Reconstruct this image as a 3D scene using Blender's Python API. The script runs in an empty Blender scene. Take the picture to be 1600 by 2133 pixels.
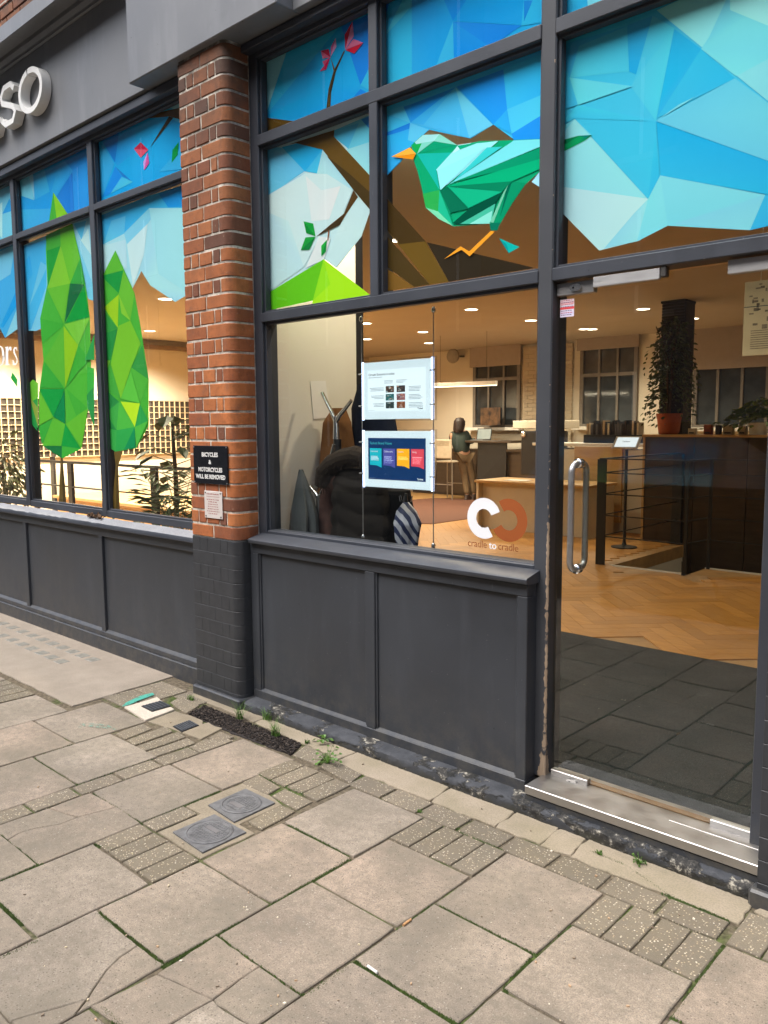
import bpy, bmesh, math, random
from mathutils import Vector, Matrix
from mathutils.geometry import tessellate_polygon
random.seed(7)
S = bpy.context.scene
COL = S.collection
R_ = math.radians

# ------------------------------------------------------------------ camera
CR = Vector((0.73607708, 0.67686826, -0.00631535))
CD = Vector((0.06807473, -0.08330565, -0.99419616))
CF = Vector((-0.67346593, 0.73137509, -0.10739701))
FPX = 1678.868
CAM = Vector((0.0, -2.6347, 1.556))
cd = bpy.data.cameras.new('camera')
cd.sensor_fit = 'VERTICAL'; cd.sensor_height = 36.0; cd.sensor_width = 27.0
cd.lens = FPX / 2133.0 * 36.0
cd.clip_start = 0.05; cd.clip_end = 400
cam = bpy.data.objects.new('camera', cd); COL.objects.link(cam)
m = Matrix((CR, -CD, -CF)).transposed().to_4x4(); m.translation = CAM
cam.matrix_world = m
S.camera = cam

# ------------------------------------------------------------------ sky, sun, exposure
W = bpy.data.worlds.new('World'); S.world = W; W.use_nodes = True
nt = W.node_tree; nt.nodes.clear()
wo = nt.nodes.new('ShaderNodeOutputWorld'); bg = nt.nodes.new('ShaderNodeBackground')
sky = nt.nodes.new('ShaderNodeTexSky'); sky.sky_type = 'NISHITA'; sky.sun_disc = False
SUN_EL, SUN_AZ = 58.0, 200.0
sky.sun_elevation = R_(SUN_EL); sky.sun_rotation = R_(SUN_AZ)
sky.air_density = 1.0; sky.dust_density = 3.0; sky.ozone_density = 1.0
hs = nt.nodes.new('ShaderNodeHueSaturation'); hs.inputs['Saturation'].default_value = 0.62
nt.links.new(sky.outputs[0], hs.inputs['Color']); nt.links.new(hs.outputs[0], bg.inputs[0])
bg.inputs[1].default_value = 0.15
nt.links.new(bg.outputs[0], wo.inputs[0])
sl = bpy.data.lights.new('sun', 'SUN'); sl.energy = 1.5; sl.angle = R_(50); sl.color = (1.0, 0.985, 0.96)
so = bpy.data.objects.new('sun', sl); COL.objects.link(so)
az = R_(SUN_AZ)
sd = Vector((math.sin(az) * math.cos(R_(SUN_EL)), math.cos(az) * math.cos(R_(SUN_EL)), math.sin(R_(SUN_EL))))
so.rotation_euler = sd.to_track_quat('Z', 'Y').to_euler(); so.location = (0, -6, 12)
S.view_settings.view_transform = 'Standard'; S.view_settings.look = 'None'
S.view_settings.gamma = 1.0; S.view_settings.exposure = 1.30
S.view_settings.use_curve_mapping = False
S.render.engine = 'CYCLES'
S.cycles.max_bounces = 7; S.cycles.transparent_max_bounces = 12
S.cycles.diffuse_bounces = 3; S.cycles.glossy_bounces = 3; S.cycles.sample_clamp_indirect = 6.0
S.cycles.caustics_reflective = False; S.cycles.caustics_refractive = False

# ------------------------------------------------------------------ pixel -> place (photo pixels, 1600 x 2133)
def ray(u, v): return CF + CR * ((u - 800.0) / FPX) + CD * ((v - 1066.5) / FPX)
def on_y(u, v, y): d = ray(u, v); return CAM + d * ((y - CAM.y) / d.y)
def on_x(u, v, x): d = ray(u, v); return CAM + d * ((x - CAM.x) / d.x)
def on_z(u, v, z): d = ray(u, v); return CAM + d * ((z - CAM.z) / d.z)

# ------------------------------------------------------------------ mesh helpers
def srgb(h):
    h = h.lstrip('#'); c = [int(h[i:i+2], 16) / 255 for i in (0, 2, 4)]
    return tuple(x / 12.92 if x <= .04045 else ((x + .055) / 1.055) ** 2.4 for x in c)

class MB:
    def __init__(s): s.v = []; s.f = []; s.c = []; s.smooth = False
    def add(s, vs, fs, col=None):
        b = len(s.v); s.v += [Vector(p) for p in vs]
        for f in fs: s.f.append(tuple(b + i for i in f)); s.c.append(col)
        return s
    def box(s, x0, x1, y0, y1, z0, z1, bev=0.0, col=None):
        x0, x1 = min(x0, x1), max(x0, x1); y0, y1 = min(y0, y1), max(y0, y1); z0, z1 = min(z0, z1), max(z0, z1)
        if bev <= 0:
            vs = [(x, y, z) for z in (z0, z1) for y in (y0, y1) for x in (x0, x1)]
            return s.add(vs, [(0,2,3,1),(4,5,7,6),(0,1,5,4),(2,6,7,3),(0,4,6,2),(1,3,7,5)], col)
        b = min(bev, (x1-x0)*.45, (y1-y0)*.45, (z1-z0)*.45)
        bm = bmesh.new(); bmesh.ops.create_cube(bm, size=1)
        for v in bm.verts:
            v.co = Vector(((x0+x1)/2 + v.co.x*(x1-x0), (y0+y1)/2 + v.co.y*(y1-y0), (z0+z1)/2 + v.co.z*(z1-z0)))
        bmesh.ops.bevel(bm, geom=list(bm.edges), offset=b, segments=1, affect='EDGES', profile=0.6)
        bm.verts.index_update()
        s.add([v.co.copy() for v in bm.verts], [[v.index for v in f.verts] for f in bm.faces], col); bm.free()
        return s
    def obox(s, c, ax, ay, az, hx, hy, hz, col=None):
        c = Vector(c); ax = Vector(ax).normalized(); ay = Vector(ay).normalized(); az = Vector(az).normalized()
        vs = [c + ax*hx*i + ay*hy*j + az*hz*k for k in (-1,1) for j in (-1,1) for i in (-1,1)]
        return s.add(vs, [(0,2,3,1),(4,5,7,6),(0,1,5,4),(2,6,7,3),(0,4,6,2),(1,3,7,5)], col)
    def poly(s, pts, col=None): return s.add(pts, [tuple(range(len(pts)))], col)
    def prism(s, pts, dv, col=None):
        n = len(pts); dv = Vector(dv); a = [Vector(p) for p in pts]; b = [p + dv for p in a]
        tri = tessellate_polygon([a])
        fs = [tuple(t) for t in tri] + [tuple(n + i for i in reversed(t)) for t in tri]
        fs += [(i, i + n, (i+1) % n + n, (i+1) % n) for i in range(n)]
        return s.add(a + b, fs, col)
    def tube(s, path, r, n=10, cap=True, col=None, closed=False):
        path = [Vector(p) for p in path]; m_ = len(path)
        rs = r if isinstance(r, (list, tuple)) else [r] * m_
        vs = []; up0 = None
        for i, p in enumerate(path):
            if closed: t = (path[(i+1) % m_] - path[i-1])
            else: t = (path[min(i+1, m_-1)] - path[max(i-1, 0)])
            t.normalize()
            if up0 is None:
                up0 = Vector((0,0,1)) if abs(t.z) < .9 else Vector((1,0,0))
            a = (up0 - t * up0.dot(t)).normalized(); up0 = a; b = t.cross(a)
            for k in range(n):
                an = 2 * math.pi * k / n; vs.append(p + (a * math.cos(an) + b * math.sin(an)) * rs[i])
        fs = []
        for i in range(m_ if closed else m_ - 1):
            i2 = (i + 1) % m_
            for k in range(n): fs.append((i*n+k, i*n+(k+1) % n, i2*n+(k+1) % n, i2*n+k))
        if cap and not closed: fs += [tuple(reversed(range(n))), tuple((m_-1)*n + k for k in range(n))]
        return s.add(vs, fs, col)
    def lathe(s, c, prof, n=24, axis=(0,0,1), col=None):
        c = Vector(c); w = Vector(axis).normalized()
        u = Vector((1,0,0)) if abs(w.x) < .9 else Vector((0,1,0)); u = (u - w*u.dot(w)).normalized(); t = w.cross(u)
        vs = []
        for r, h in prof:
            for k in range(n):
                a = 2*math.pi*k/n; vs.append(c + w*h + (u*math.cos(a) + t*math.sin(a))*max(r, 1e-5))
        fs = []
        for i in range(len(prof)-1):
            for k in range(n): fs.append((i*n+k, i*n+(k+1) % n, (i+1)*n+(k+1) % n, (i+1)*n+k))
        fs += [tuple(reversed(range(n))), tuple((len(prof)-1)*n+k for k in range(n))]
        return s.add(vs, fs, col)

WORG = {}
def build(name, mb, mat, parent=None, origin=None, smooth=False, label=None, cat=None, group=None, kind=None):
    if origin is None:
        if parent is not None: origin = WORG[parent.name]
        else:
            xs = [v.x for v in mb.v]; ys = [v.y for v in mb.v]; zs = [v.z for v in mb.v]
            origin = Vector(((min(xs)+max(xs))/2, (min(ys)+max(ys))/2, min(zs)))
    origin = Vector(origin)
    me = bpy.data.meshes.new(name)
    me.from_pydata([tuple(v - origin) for v in mb.v], [], mb.f); me.update()
    if any(c is not None for c in mb.c):
        at = me.color_attributes.new('Col', 'FLOAT_COLOR', 'CORNER')
        for p in me.polygons:
            c = mb.c[p.index] or (0.5, 0.5, 0.5)
            for q_, li in enumerate(p.loop_indices):
                k_ = c[q_] if isinstance(c[0], tuple) else c; at.data[li].color = (k_[0], k_[1], k_[2], 1.0)
    if mat: me.materials.append(mat)
    if smooth:
        me.polygons.foreach_set('use_smooth', [True]*len(me.polygons))
        try: me.set_sharp_from_angle(angle=R_(40))
        except Exception: pass
    o = bpy.data.objects.new(name, me); COL.objects.link(o)
    WORG[o.name] = origin
    if parent is not None: o.parent = parent; o.location = origin - WORG[parent.name]
    else: o.location = origin
    tag(o, label, cat, group, kind)
    return o
def tag(o, label=None, cat=None, group=None, kind=None):
    if label: o['label'] = label
    if cat: o['category'] = cat
    if group: o['group'] = group
    if kind: o['kind'] = kind
    return o
def thing(name, loc, label, cat, group=None, parent=None):
    o = bpy.data.objects.new(name, None); COL.objects.link(o); o.empty_display_size = 0.1
    WORG[o.name] = Vector(loc)
    if parent is not None: o.parent = parent; o.location = Vector(loc) - WORG[parent.name]
    else: o.location = loc
    return tag(o, label, cat, group)
def inst(src, name, loc, parent, rotz=0.0, scale=None):
    o = bpy.data.objects.new(name, src.data); COL.objects.link(o)
    WORG[o.name] = Vector(loc)
    o.parent = parent; o.location = Vector(loc) - WORG[parent.name]; o.rotation_euler = (0, 0, rotz)
    if scale: o.scale = scale
    return o
def fan_fix(mb):  # split long ngons
    return mb

def text_mb(body, h, origin, ux=(1,0,0), uz=(0,0,1), sx=1.0, depth=0.0, align='LEFT', spacing=1.0, bold=0.0, col=None):
    cu = bpy.data.curves.new('t', 'FONT'); cu.body = body; cu.size = 1.0; cu.align_x = align
    cu.space_character = spacing; cu.offset = bold; cu.resolution_u = 3
    o = bpy.data.objects.new('t', cu); COL.objects.link(o)
    dg = bpy.context.evaluated_depsgraph_get(); me = bpy.data.meshes.new_from_object(o.evaluated_get(dg))
    ux = Vector(ux).normalized(); uz = Vector(uz).normalized(); n = ux.cross(uz)
    mb = MB(); k = h / 0.72
    mb.add([Vector(origin) + ux*v.co.x*k*sx + uz*v.co.y*k for v in me.vertices], [tuple(p.vertices) for p in me.polygons], col)
    bpy.data.objects.remove(o); bpy.data.curves.remove(cu); bpy.data.meshes.remove(me)
    return mb
def join(*mbs):
    r = MB()
    for m_ in mbs:
        b = len(r.v); r.v += m_.v; r.f += [tuple(i + b for i in f) for f in m_.f]; r.c += m_.c
    return r

# ------------------------------------------------------------------ materials
MATS = {}
class NB:
    def __init__(s, name):
        s.m = bpy.data.materials.new(name); s.m.use_nodes = True; s.t = s.m.node_tree; s.t.nodes.clear()
        s.out = s.n('ShaderNodeOutputMaterial'); s.p = s.n('ShaderNodeBsdfPrincipled'); s.l(s.p.outputs[0], s.out.inputs[0])
        s.g = s.n('ShaderNodeNewGeometry'); s.pos = s.g.outputs['Position']
    def n(s, t, **kw):
        nd = s.t.nodes.new(t)
        for k, v in kw.items(): setattr(nd, k, v)
        return nd
    def l(s, a, b): s.t.links.new(a, b)
    def val(s, inp, v):
        if isinstance(v, bpy.types.NodeSocket): s.l(v, inp)
        else: inp.default_value = v
    def noise(s, scale, detail=3, rough=.55, vec=None, stretch=None):
        nd = s.n('ShaderNodeTexNoise'); nd.inputs['Scale'].default_value = scale; nd.inputs['Detail'].default_value = detail
        nd.inputs['Roughness'].default_value = rough; v = vec or s.pos
        if stretch: v = s.vmul(v, stretch)
        s.l(v, nd.inputs['Vector']); return nd.outputs['Fac']
    def vor(s, scale, feature='F1', rand=1.0, out='Distance', vec=None):
        nd = s.n('ShaderNodeTexVoronoi', feature=feature); nd.inputs['Scale'].default_value = scale
        nd.inputs['Randomness'].default_value = rand; s.l(vec or s.pos, nd.inputs['Vector']); return nd.outputs[out]
    def vmul(s, v, k):
        nd = s.n('ShaderNodeVectorMath', operation='MULTIPLY'); s.l(v, nd.inputs[0]); nd.inputs[1].default_value = k; return nd.outputs[0]
    def math(s, op, a, b=0.0, clamp=False):
        nd = s.n('ShaderNodeMath', operation=op); nd.use_clamp = clamp; s.val(nd.inputs[0], a); s.val(nd.inputs[1], b); return nd.outputs[0]
    def ramp(s, f, *st, interp='LINEAR'):
        nd = s.n('ShaderNodeValToRGB'); nd.color_ramp.interpolation = interp; e = nd.color_ramp.elements
        while len(e) < len(st): e.new(.5)
        for el, (p, c) in zip(e, st):
            el.position = p; el.color = (c, c, c, 1) if isinstance(c, (int, float)) else (*c, 1)
        s.l(f, nd.inputs[0]); return nd.outputs[0]
    def mix(s, f, a, b, mode='MIX'):
        nd = s.n('ShaderNodeMix', data_type='RGBA', blend_type=mode); s.val(nd.inputs[0], f)
        for inp, v in ((nd.inputs[6], a), (nd.inputs[7], b)):
            if isinstance(v, bpy.types.NodeSocket): s.l(v, inp)
            else: inp.default_value = (*v, 1) if len(v) == 3 else v
        return nd.outputs[2]
    def bump(s, h, strength=.3, dist=.01):
        nd = s.n('ShaderNodeBump'); nd.inputs['Strength'].default_value = strength; nd.inputs['Distance'].default_value = dist
        s.l(h, nd.inputs['Height']); s.l(nd.outputs[0], s.p.inputs['Normal'])
    def xyz(s):
        nd = s.n('ShaderNodeSeparateXYZ'); s.l(s.pos, nd.inputs[0]); return nd.outputs
    def rnd(s): return s.n('ShaderNodeObjectInfo').outputs['Random']
    def col(s, c): s.val(s.p.inputs['Base Color'], c if isinstance(c, bpy.types.NodeSocket) else (*c, 1))
    def set(s, rough=None, metal=None, spec=None):
        if rough is not None: s.val(s.p.inputs['Roughness'], rough)
        if metal is not None: s.val(s.p.inputs['Metallic'], metal)
        if spec is not None: s.val(s.p.inputs['Specular IOR Level'], spec)
        return s
def mat(name, color, rough=.6, metal=0.0, var=.12, scale=12, bump=0.0, spec=.5, emit=None, estr=1.0):
    if name in MATS: return MATS[name]
    b = NB(name); f = b.noise(scale, 4)
    c = tuple(color)
    d = tuple(x * (1-var) for x in c); l_ = tuple(min(1, x * (1+var)) for x in c)
    b.col(b.ramp(f, (.3, d), (.7, l_))); b.set(rough, metal, spec)
    if bump: b.bump(b.noise(scale*6, 3), bump, .004)
    if emit: b.p.inputs['Emission Color'].default_value = (*emit, 1); b.p.inputs['Emission Strength'].default_value = estr
    MATS[name] = b.m; return b.m
# ------------------------------------------------------------------ material set
def m_paint(name, base, dusty=.25, streak=True, spec=.5, rough=.42):
    b = NB(name); x, y, z = b.xyz()
    n1 = b.noise(2.2, 5); n2 = b.noise(9, 4, stretch=(1, 1, .18)); n3 = b.noise(140, 2)
    c = b.ramp(n1, (.25, tuple(v*.86 for v in base)), (.75, tuple(v*1.16 for v in base)))
    if streak: c = b.mix(b.ramp(n2, (.52, 0.0), (.78, dusty)), c, tuple(v*1.9+.01 for v in base))
    sp = b.vor(26); c = b.mix(b.ramp(sp, (.035, .55), (.05, 0.0)), c, (.22, .22, .22))
    dk = b.noise(5.5, 5); c = b.mix(b.ramp(dk, (.62, 0.0), (.8, .35)), c, tuple(v*.6 for v in base))
    sc = b.noise(17, 6, .8, stretch=(1, 1, .4)); c = b.mix(b.ramp(sc, (.66, 0.0), (.74, .35)), c, (.17, .17, .17))
    sp2 = b.vor(9.0); c = b.mix(b.ramp(sp2, (.022, .8), (.034, 0.0)), c, (.012, .012, .012))
    dirt = b.math('MULTIPLY', b.ramp(z, (.02, 1.0), (.22, .25), (.5, 0.0)), b.ramp(b.noise(12, 6, .75), (.42, 0.0), (.68, .55))); c = b.mix(dirt, c, (.13, .115, .09))
    b.col(c); b.set(b.ramp(n1, (.3, rough-.06), (.7, rough+.14)), spec=spec); b.bump(b.math('ADD', n3, b.noise(18, 3)), .12, .003)
    return b.m
PAINT = m_paint('dark_paint', (.043, .048, .060))
PAINTSKY = m_paint('dark_paint_skylit', (.175, .18, .19), dusty=.25)  # the dark paint made paler: sky light on the fascia put into its colour
PAINTR = m_paint('riser_paint', (.037, .041, .049))
def m_slab(name, pebble):
    b = NB(name); r = b.rnd()
    if pebble:
        base = b.ramp(r, (0, (.18, .148, .10)), (.5, (.228, .188, .128)), (1, (.27, .224, .158)))
    else:
        base = b.ramp(r, (0, (.33, .272, .208)), (.18, (.46, .370, .285)), (.36, (.42, .338, .26)), (.55, (.49, .376, .288)), (.75, (.385, .315, .245)), (1, (.53, .445, .36)))
    n = b.noise(3.2, 6, .62); c = b.mix(b.ramp(n, (.32, .75), (.66, 0.0)), base, (.15, .13, .10))
    n4 = b.noise(1.1, 3); c = b.mix(b.ramp(n4, (.45, 0.0), (.7, .25)), c, (.40, .31, .255))
    f = b.noise(260, 3, .7); c = b.mix(b.ramp(f, (.38, .6), (.56, 0.0)), c, (.15, .125, .095)); f2 = b.noise(32, 5, .7); c = b.mix(b.ramp(f2, (.36, .55), (.58, 0.0)), c, (.18, .155, .12)); c = b.mix(b.ramp(f, (.6, 0.0), (.72, .25)), c, (.60, .53, .45))
    if pebble:
        v = b.vor(120, out='Distance'); vc = b.vor(120, out='Color')
        sx = b.n('ShaderNodeSeparateColor'); b.l(vc, sx.inputs[0])
        on = b.math('MULTIPLY', b.ramp(v, (.22, .85), (.40, 0.0)), b.ramp(sx.outputs[0], (.50, 0.0), (.56, 1.0)))
        c = b.mix(on, c, b.ramp(sx.outputs[1], (0, (.40, .30, .18)), (.45, (.52, .43, .29)), (.8, (.64, .55, .40)), (1, (.78, .70, .56))))
        b.bump(b.math('ADD', b.math('MULTIPLY', on, .8), f), .5, .003)
    else:
        v = b.vor(120); vc = b.vor(120, out='Color'); sx = b.n('ShaderNodeSeparateColor'); b.l(vc, sx.inputs[0])
        on = b.math('MULTIPLY', b.ramp(v, (.2, .55), (.34, 0.0)), b.ramp(sx.outputs[0], (.86, 0.0), (.9, 1.0)))
        c = b.mix(on, c, (.52, .47, .40))
        st = b.noise(14, 5, .7); c = b.mix(b.ramp(st, (.55, 0.0), (.72, .4)), c, (.20, .175, .15)); st2 = b.noise(1.3, 5, .75); c = b.mix(b.ramp(st2, (.44, 0.0), (.62, .55)), c, (.19, .165, .125))
        on2 = b.math('MULTIPLY', b.ramp(v, (.2, .7), (.34, 0.0)), b.ramp(sx.outputs[2], (.86, 0.0), (.9, 1.0)))
        c = b.mix(on2, c, (.10, .085, .07))
        g = b.vor(1.7); gum = b.ramp(g, (.030, .6), (.040, 0.0)); c = b.mix(gum, c, (.16, .14, .13))
        b.bump(b.math('ADD', f, b.noise(45, 4)), .3, .003)
    gr = b.noise(6, 4); x, y, z = b.xyz()
    c = b.mix(b.math('MULTIPLY', b.ramp(gr, (.5, 0.0), (.75, .35)), b.ramp(y, (0.0, 0.0), (.5, 0.0), (.999, 1.0))), c, (.16, .17, .06))
    b.col(c); b.set(.86, spec=.25); return b.m
SLAB = m_slab('paving_concrete', False); PAVER = m_slab('pebbled_paver', True)
def m_bed():
    b = NB('joint_soil'); n = b.noise(4.5, 5); n2 = b.noise(60, 3)
    c = b.ramp(n2, (.3, (.075, .06, .042)), (.7, (.19, .155, .11)))
    c = b.mix(b.ramp(n, (.5, 0.0), (.62, .85)), c, b.ramp(n2, (.3, (.03, .05, .012)), (.7, (.085, .13, .025))))
    b.col(c); b.set(.95, spec=.1); b.bump(n2, .6, .006); return b.m
BED = m_bed()
def m_cement(name, base, dirt=(.2, .17, .11)):
    b = NB(name); n = b.noise(5, 6, .65); f = b.noise(160, 2)
    c = b.mix(b.ramp(n, (.35, .5), (.7, 0.0)), base, dirt); c = b.mix(b.ramp(f, (.35, .35), (.6, 0.0)), c, tuple(v*.4 for v in base))
    b.col(c); b.set(.9, spec=.2); b.bump(b.math('ADD', f, n), .35, .004); return b.m
CEMENT = m_cement('cement_fillet', (.40, .33, .25), (.20, .18, .10)); CONC = m_cement('cast_concrete', (.375, .315, .253), (.22, .185, .145))
MORTARP = m_cement('patch_mortar', (.33, .275, .20), (.16, .135, .095)); WHITEC = m_cement('white_cement', (.66, .58, .48), (.5, .42, .33))
TARMAC = m_cement('patch_tarmac', (.035, .03, .028), (.06, .05, .045)); ASPH = m_cement('asphalt', (.055, .055, .056), (.04, .04, .04))
def m_brick():
    b = NB('brick_clay'); r = b.rnd(); x, y, z = b.xyz()
    base = b.ramp(r, (0, (.17, .075, .05)), (.22, (.40, .125, .050)), (.5, (.58, .190, .062)), (.75, (.66, .235, .080)), (1, (.36, .105, .048)))
    n = b.noise(22, 5, .65); c = b.mix(b.ramp(n, (.35, .5), (.7, 0.0)), base, (.10, .042, .024))
    # soot that has settled on the upper courses
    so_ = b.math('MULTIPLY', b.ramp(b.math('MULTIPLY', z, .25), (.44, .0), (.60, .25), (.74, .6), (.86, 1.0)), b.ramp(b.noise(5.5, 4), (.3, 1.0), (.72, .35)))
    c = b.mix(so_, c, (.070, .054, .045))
    dk = b.noise(11, 6, .75); c = b.mix(b.ramp(dk, (.50, 0.0), (.66, .65)), c, (.10, .06, .045))
    edge = b.noise(60, 3); c = b.mix(b.ramp(edge, (.66, 0.0), (.74, .5)), c, (.36, .25, .17))
    b.col(c); b.set(.85, spec=.25); b.bump(b.math('ADD', n, b.noise(120, 3)), .5, .004); return b.m
BRICK = m_brick()
def m_pbrick():
    b = NB('painted_brick'); n = b.noise(16, 5); c = b.ramp(n, (.3, (.028, .030, .034)), (.7, (.040, .042, .047)))
    b.col(c); b.set(.5); b.bump(b.noise(90, 4), .18, .003); return b.m
PBRICK = m_pbrick()
def m_mortar():
    b = NB('lime_mortar'); x, y, z = b.xyz(); n = b.noise(14, 6, .7); f = b.noise(160, 2)
    c = b.mix(b.ramp(n, (.40, .8), (.58, 0.0)), (.74, .68, .58), (.26, .21, .165))
    so_ = b.math('MULTIPLY', b.ramp(b.math('MULTIPLY', z, .25), (.45, 0.0), (.70, .35), (.86, .9)), b.ramp(b.noise(7, 4), (.35, 1.0), (.6, .15)))
    c = b.mix(so_, c, (.09, .08, .07)); b.col(c); b.set(.9, spec=.2); b.bump(b.math('ADD', f, n), .5, .004); return b.m
MORTAR = m_mortar()
def m_plinth():
    b = NB('peeling_plinth'); x, y, z = b.xyz(); n = b.noise(7, 6, .7, stretch=(1, 1, 2.2)); n2 = b.noise(26, 6, .75)
    paint = b.ramp(b.noise(14, 4), (.3, (.040, .043, .049)), (.7, (.066, .069, .077)))
    bare = b.ramp(n2, (.40, (.014, .014, .013)), (.53, (.045, .042, .038)), (.58, (.15, .14, .12)), (.64, (.48, .44, .36)))
    # flaking grows along the plinth towards the door
    mask = b.math('ADD', n, b.ramp(b.math('ADD', b.math('MULTIPLY', x, .25), .95), (.05, 0.0), (.55, .04), (.75, .10), (1, .06)))
    mk = b.ramp(mask, (.55, 0.0), (.585, 1.0))
    c = b.mix(mk, paint, bare)
    c = b.mix(b.ramp(b.math('ADD', b.math('MULTIPLY', z, 10), b.noise(9, 4)), (.42, .8), (.72, 0.0)), c, (.045, .043, .03))
    b.col(c); b.set(.7, spec=.35); b.bump(b.math('ADD', b.math('MULTIPLY', mk, -.8), n2), .8, .006); return b.m
PLINTH = m_plinth()
def m_post():
    b = NB('chipped_post_paint'); x, y, z = b.xyz(); n = b.noise(28, 5, .7, stretch=(2.5, 2.5, .35)); n1 = b.noise(3, 4)
    paint = b.ramp(n1, (.3, (.043, .046, .054)), (.7, (.060, .063, .071)))
    # paint worn off along the arris at the door side, in a wider patch near the foot
    dd = b.math('ADD', b.math('ABSOLUTE', b.math('ADD', x, 1.678)), b.math('ABSOLUTE', b.math('SUBTRACT', y, .157)))
    wd = b.ramp(b.math('MULTIPLY', z, .5), (.05, .036), (.10, .022), (.15, .009), (.55, .007), (.62, 0.0))
    e = b.math('LESS_THAN', b.math('ADD', dd, b.math('MULTIPLY', b.math('SUBTRACT', b.noise(46, 4), .5), .030)), wd)
    mk = b.math('MULTIPLY', e, b.ramp(b.noise(9, 4, .7), (.36, 0.0), (.42, 1.0)))
    b.col(b.mix(mk, paint, b.ramp(n, (.3, (.30, .21, .14)), (.7, (.50, .38, .27))))); b.set(.5); b.bump(b.math('MULTIPLY', mk, -1.0), .4, .004); return b.m
POSTM = m_post()
def m_steel(name, base=(.55, .53, .50), rough=.34):
    b = NB(name); n = b.noise(220, 2, stretch=(.04, .04, 1)); n1 = b.noise(7, 4)
    sc_ = b.noise(60, 4, .8, stretch=(.3, 1, 1)); b.col(b.mix(b.ramp(sc_, (.60, 0.0), (.72, .45)), b.ramp(n1, (.3, tuple(v*.9 for v in base)), (.7, base)), tuple(v*.5 for v in base))); b.set(b.ramp(n, (.3, rough-.08), (.7, rough+.1)), metal=.92); return b.m
STEEL = m_steel('brushed_steel', (.46, .445, .43), .42); CHROME = m_steel('chrome', (.75, .74, .72), .12); ALU = m_steel('satin_plate', (.54, .53, .52), .52)
def m_glass(name, tint=(.94, .96, .955), k=1.0):
    b = NB(name); b.t.nodes.remove(b.p)
    tr = b.n('ShaderNodeBsdfTransparent'); tr.inputs[0].default_value = (*tint, 1)
    gl = b.n('ShaderNodeBsdfGlossy'); gl.inputs['Roughness'].default_value = 0.0; gl.inputs[0].default_value = (1, 1, 1, 1)
    fr = b.n('ShaderNodeFresnel'); fr.inputs['IOR'].default_value = 1.5
    inv = b.math('SUBTRACT', 1.0, b.g.outputs['Backfacing']); f = b.math('MULTIPLY', b.math('MULTIPLY', fr.outputs[0], inv), k, clamp=True)
    mx = b.n('ShaderNodeMixShader'); b.l(f, mx.inputs[0]); b.l(tr.outputs[0], mx.inputs[1]); b.l(gl.outputs[0], mx.inputs[2]); b.l(mx.outputs[0], b.out.inputs[0])
    return b.m
GLASS = m_glass('window_glass'); GLASSD = m_glass('door_glass', (.9, .93, .92), 1.9); ACRYL = m_glass('clear_acrylic', (.86, .88, .9))
def m_attr(name, rough=.5, spec=.3, emit=0.0):
    b = NB(name); a = b.n('ShaderNodeAttribute', attribute_name='Col'); c = a.outputs['Color']
    n = b.noise(1.4, 3); c2 = b.mix(b.ramp(n, (.3, .05), (.7, 0.0)), c, (0, 0, 0))
    b.l(c2, b.p.inputs['Base Color']); b.set(rough, spec=spec)
    if emit: b.l(c, b.p.inputs['Emission Color']); b.p.inputs['Emission Strength'].default_value = emit
    return b.m
FILM = m_attr('printed_window_film', .6, 0.0); PRINT = m_attr('printed_sheet', .6, .2); LITPRINT = m_attr('backlit_print', .5, .2, .55)
WHITEL = mat('white_letter', (.74, .73, .70), .45, var=.05); BLACKP = mat('black_plastic', (.012, .012, .014), .35, var=.1)
WHITEP = mat('white_plastic', (.72, .70, .66), .45, var=.04); BLACKM = mat('black_metal', (.012, .012, .013), .42, var=.15)
def m_leaf(name, c):
    b = NB(name); r = b.noise(30, 2); b.col(b.ramp(r, (.3, tuple(v*.65 for v in c)), (.7, tuple(v*1.3 for v in c)))); b.set(.5)
    try: b.p.inputs['Subsurface Weight'].default_value = 0
    except Exception: pass
    return b.m
WEED = m_leaf('weed_green', (.09, .19, .025)); IVY = m_leaf('ivy_green', (.05, .075, .018)); PALM = m_leaf('palm_green', (.09, .16, .06)); POTHOS = m_leaf('pothos_green', (.13, .20, .03))
MOSS = m_leaf('moss_green', (.055, .085, .016))
def m_wood(name, a, c, scale=1.0, rough=.4, rand=True):
    b = NB(name); x = b.vmul(b.pos, (6*scale, 40*scale, 40*scale)); n = b.noise(1.0, 5, .6, vec=x)
    col = b.ramp(n, (.3, a), (.7, c))
    if rand: col = b.mix(b.math('MULTIPLY', b.rnd(), .45), col, tuple(v*.55 for v in a))
    b.col(col); b.set(rough); return b.m
OAK = m_wood('oak_block', (.45, .205, .042), (.63, .315, .075)); OAKP = m_wood('oak_panel', (.44, .27, .115), (.56, .37, .17), .5, .5, False)
DARKW = m_wood('dark_wood', (.034, .020, .011), (.060, .036, .020), .5, .4, False)
def m_carpet():
    b = NB('entrance_carpet'); f = b.noise(330, 2, .7); n = b.noise(6, 4); c = b.ramp(f, (.36, (.008, .010, .012)), (.52, (.022, .027, .029)), (.66, (.060, .068, .070)))
    b.col(b.mix(b.ramp(n, (.4, .35), (.65, 0.0)), c, (.012, .014, .015))); b.set(.97, spec=.1); b.bump(f, .7, .004); return b.m
CARPET = m_carpet()
IWALL = mat('interior_wall_paint', (.66, .60, .50), .8, var=.03, scale=3); CEIL = mat('ceiling_paint', (.43, .37, .295), .85, var=.03, scale=2)
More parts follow.
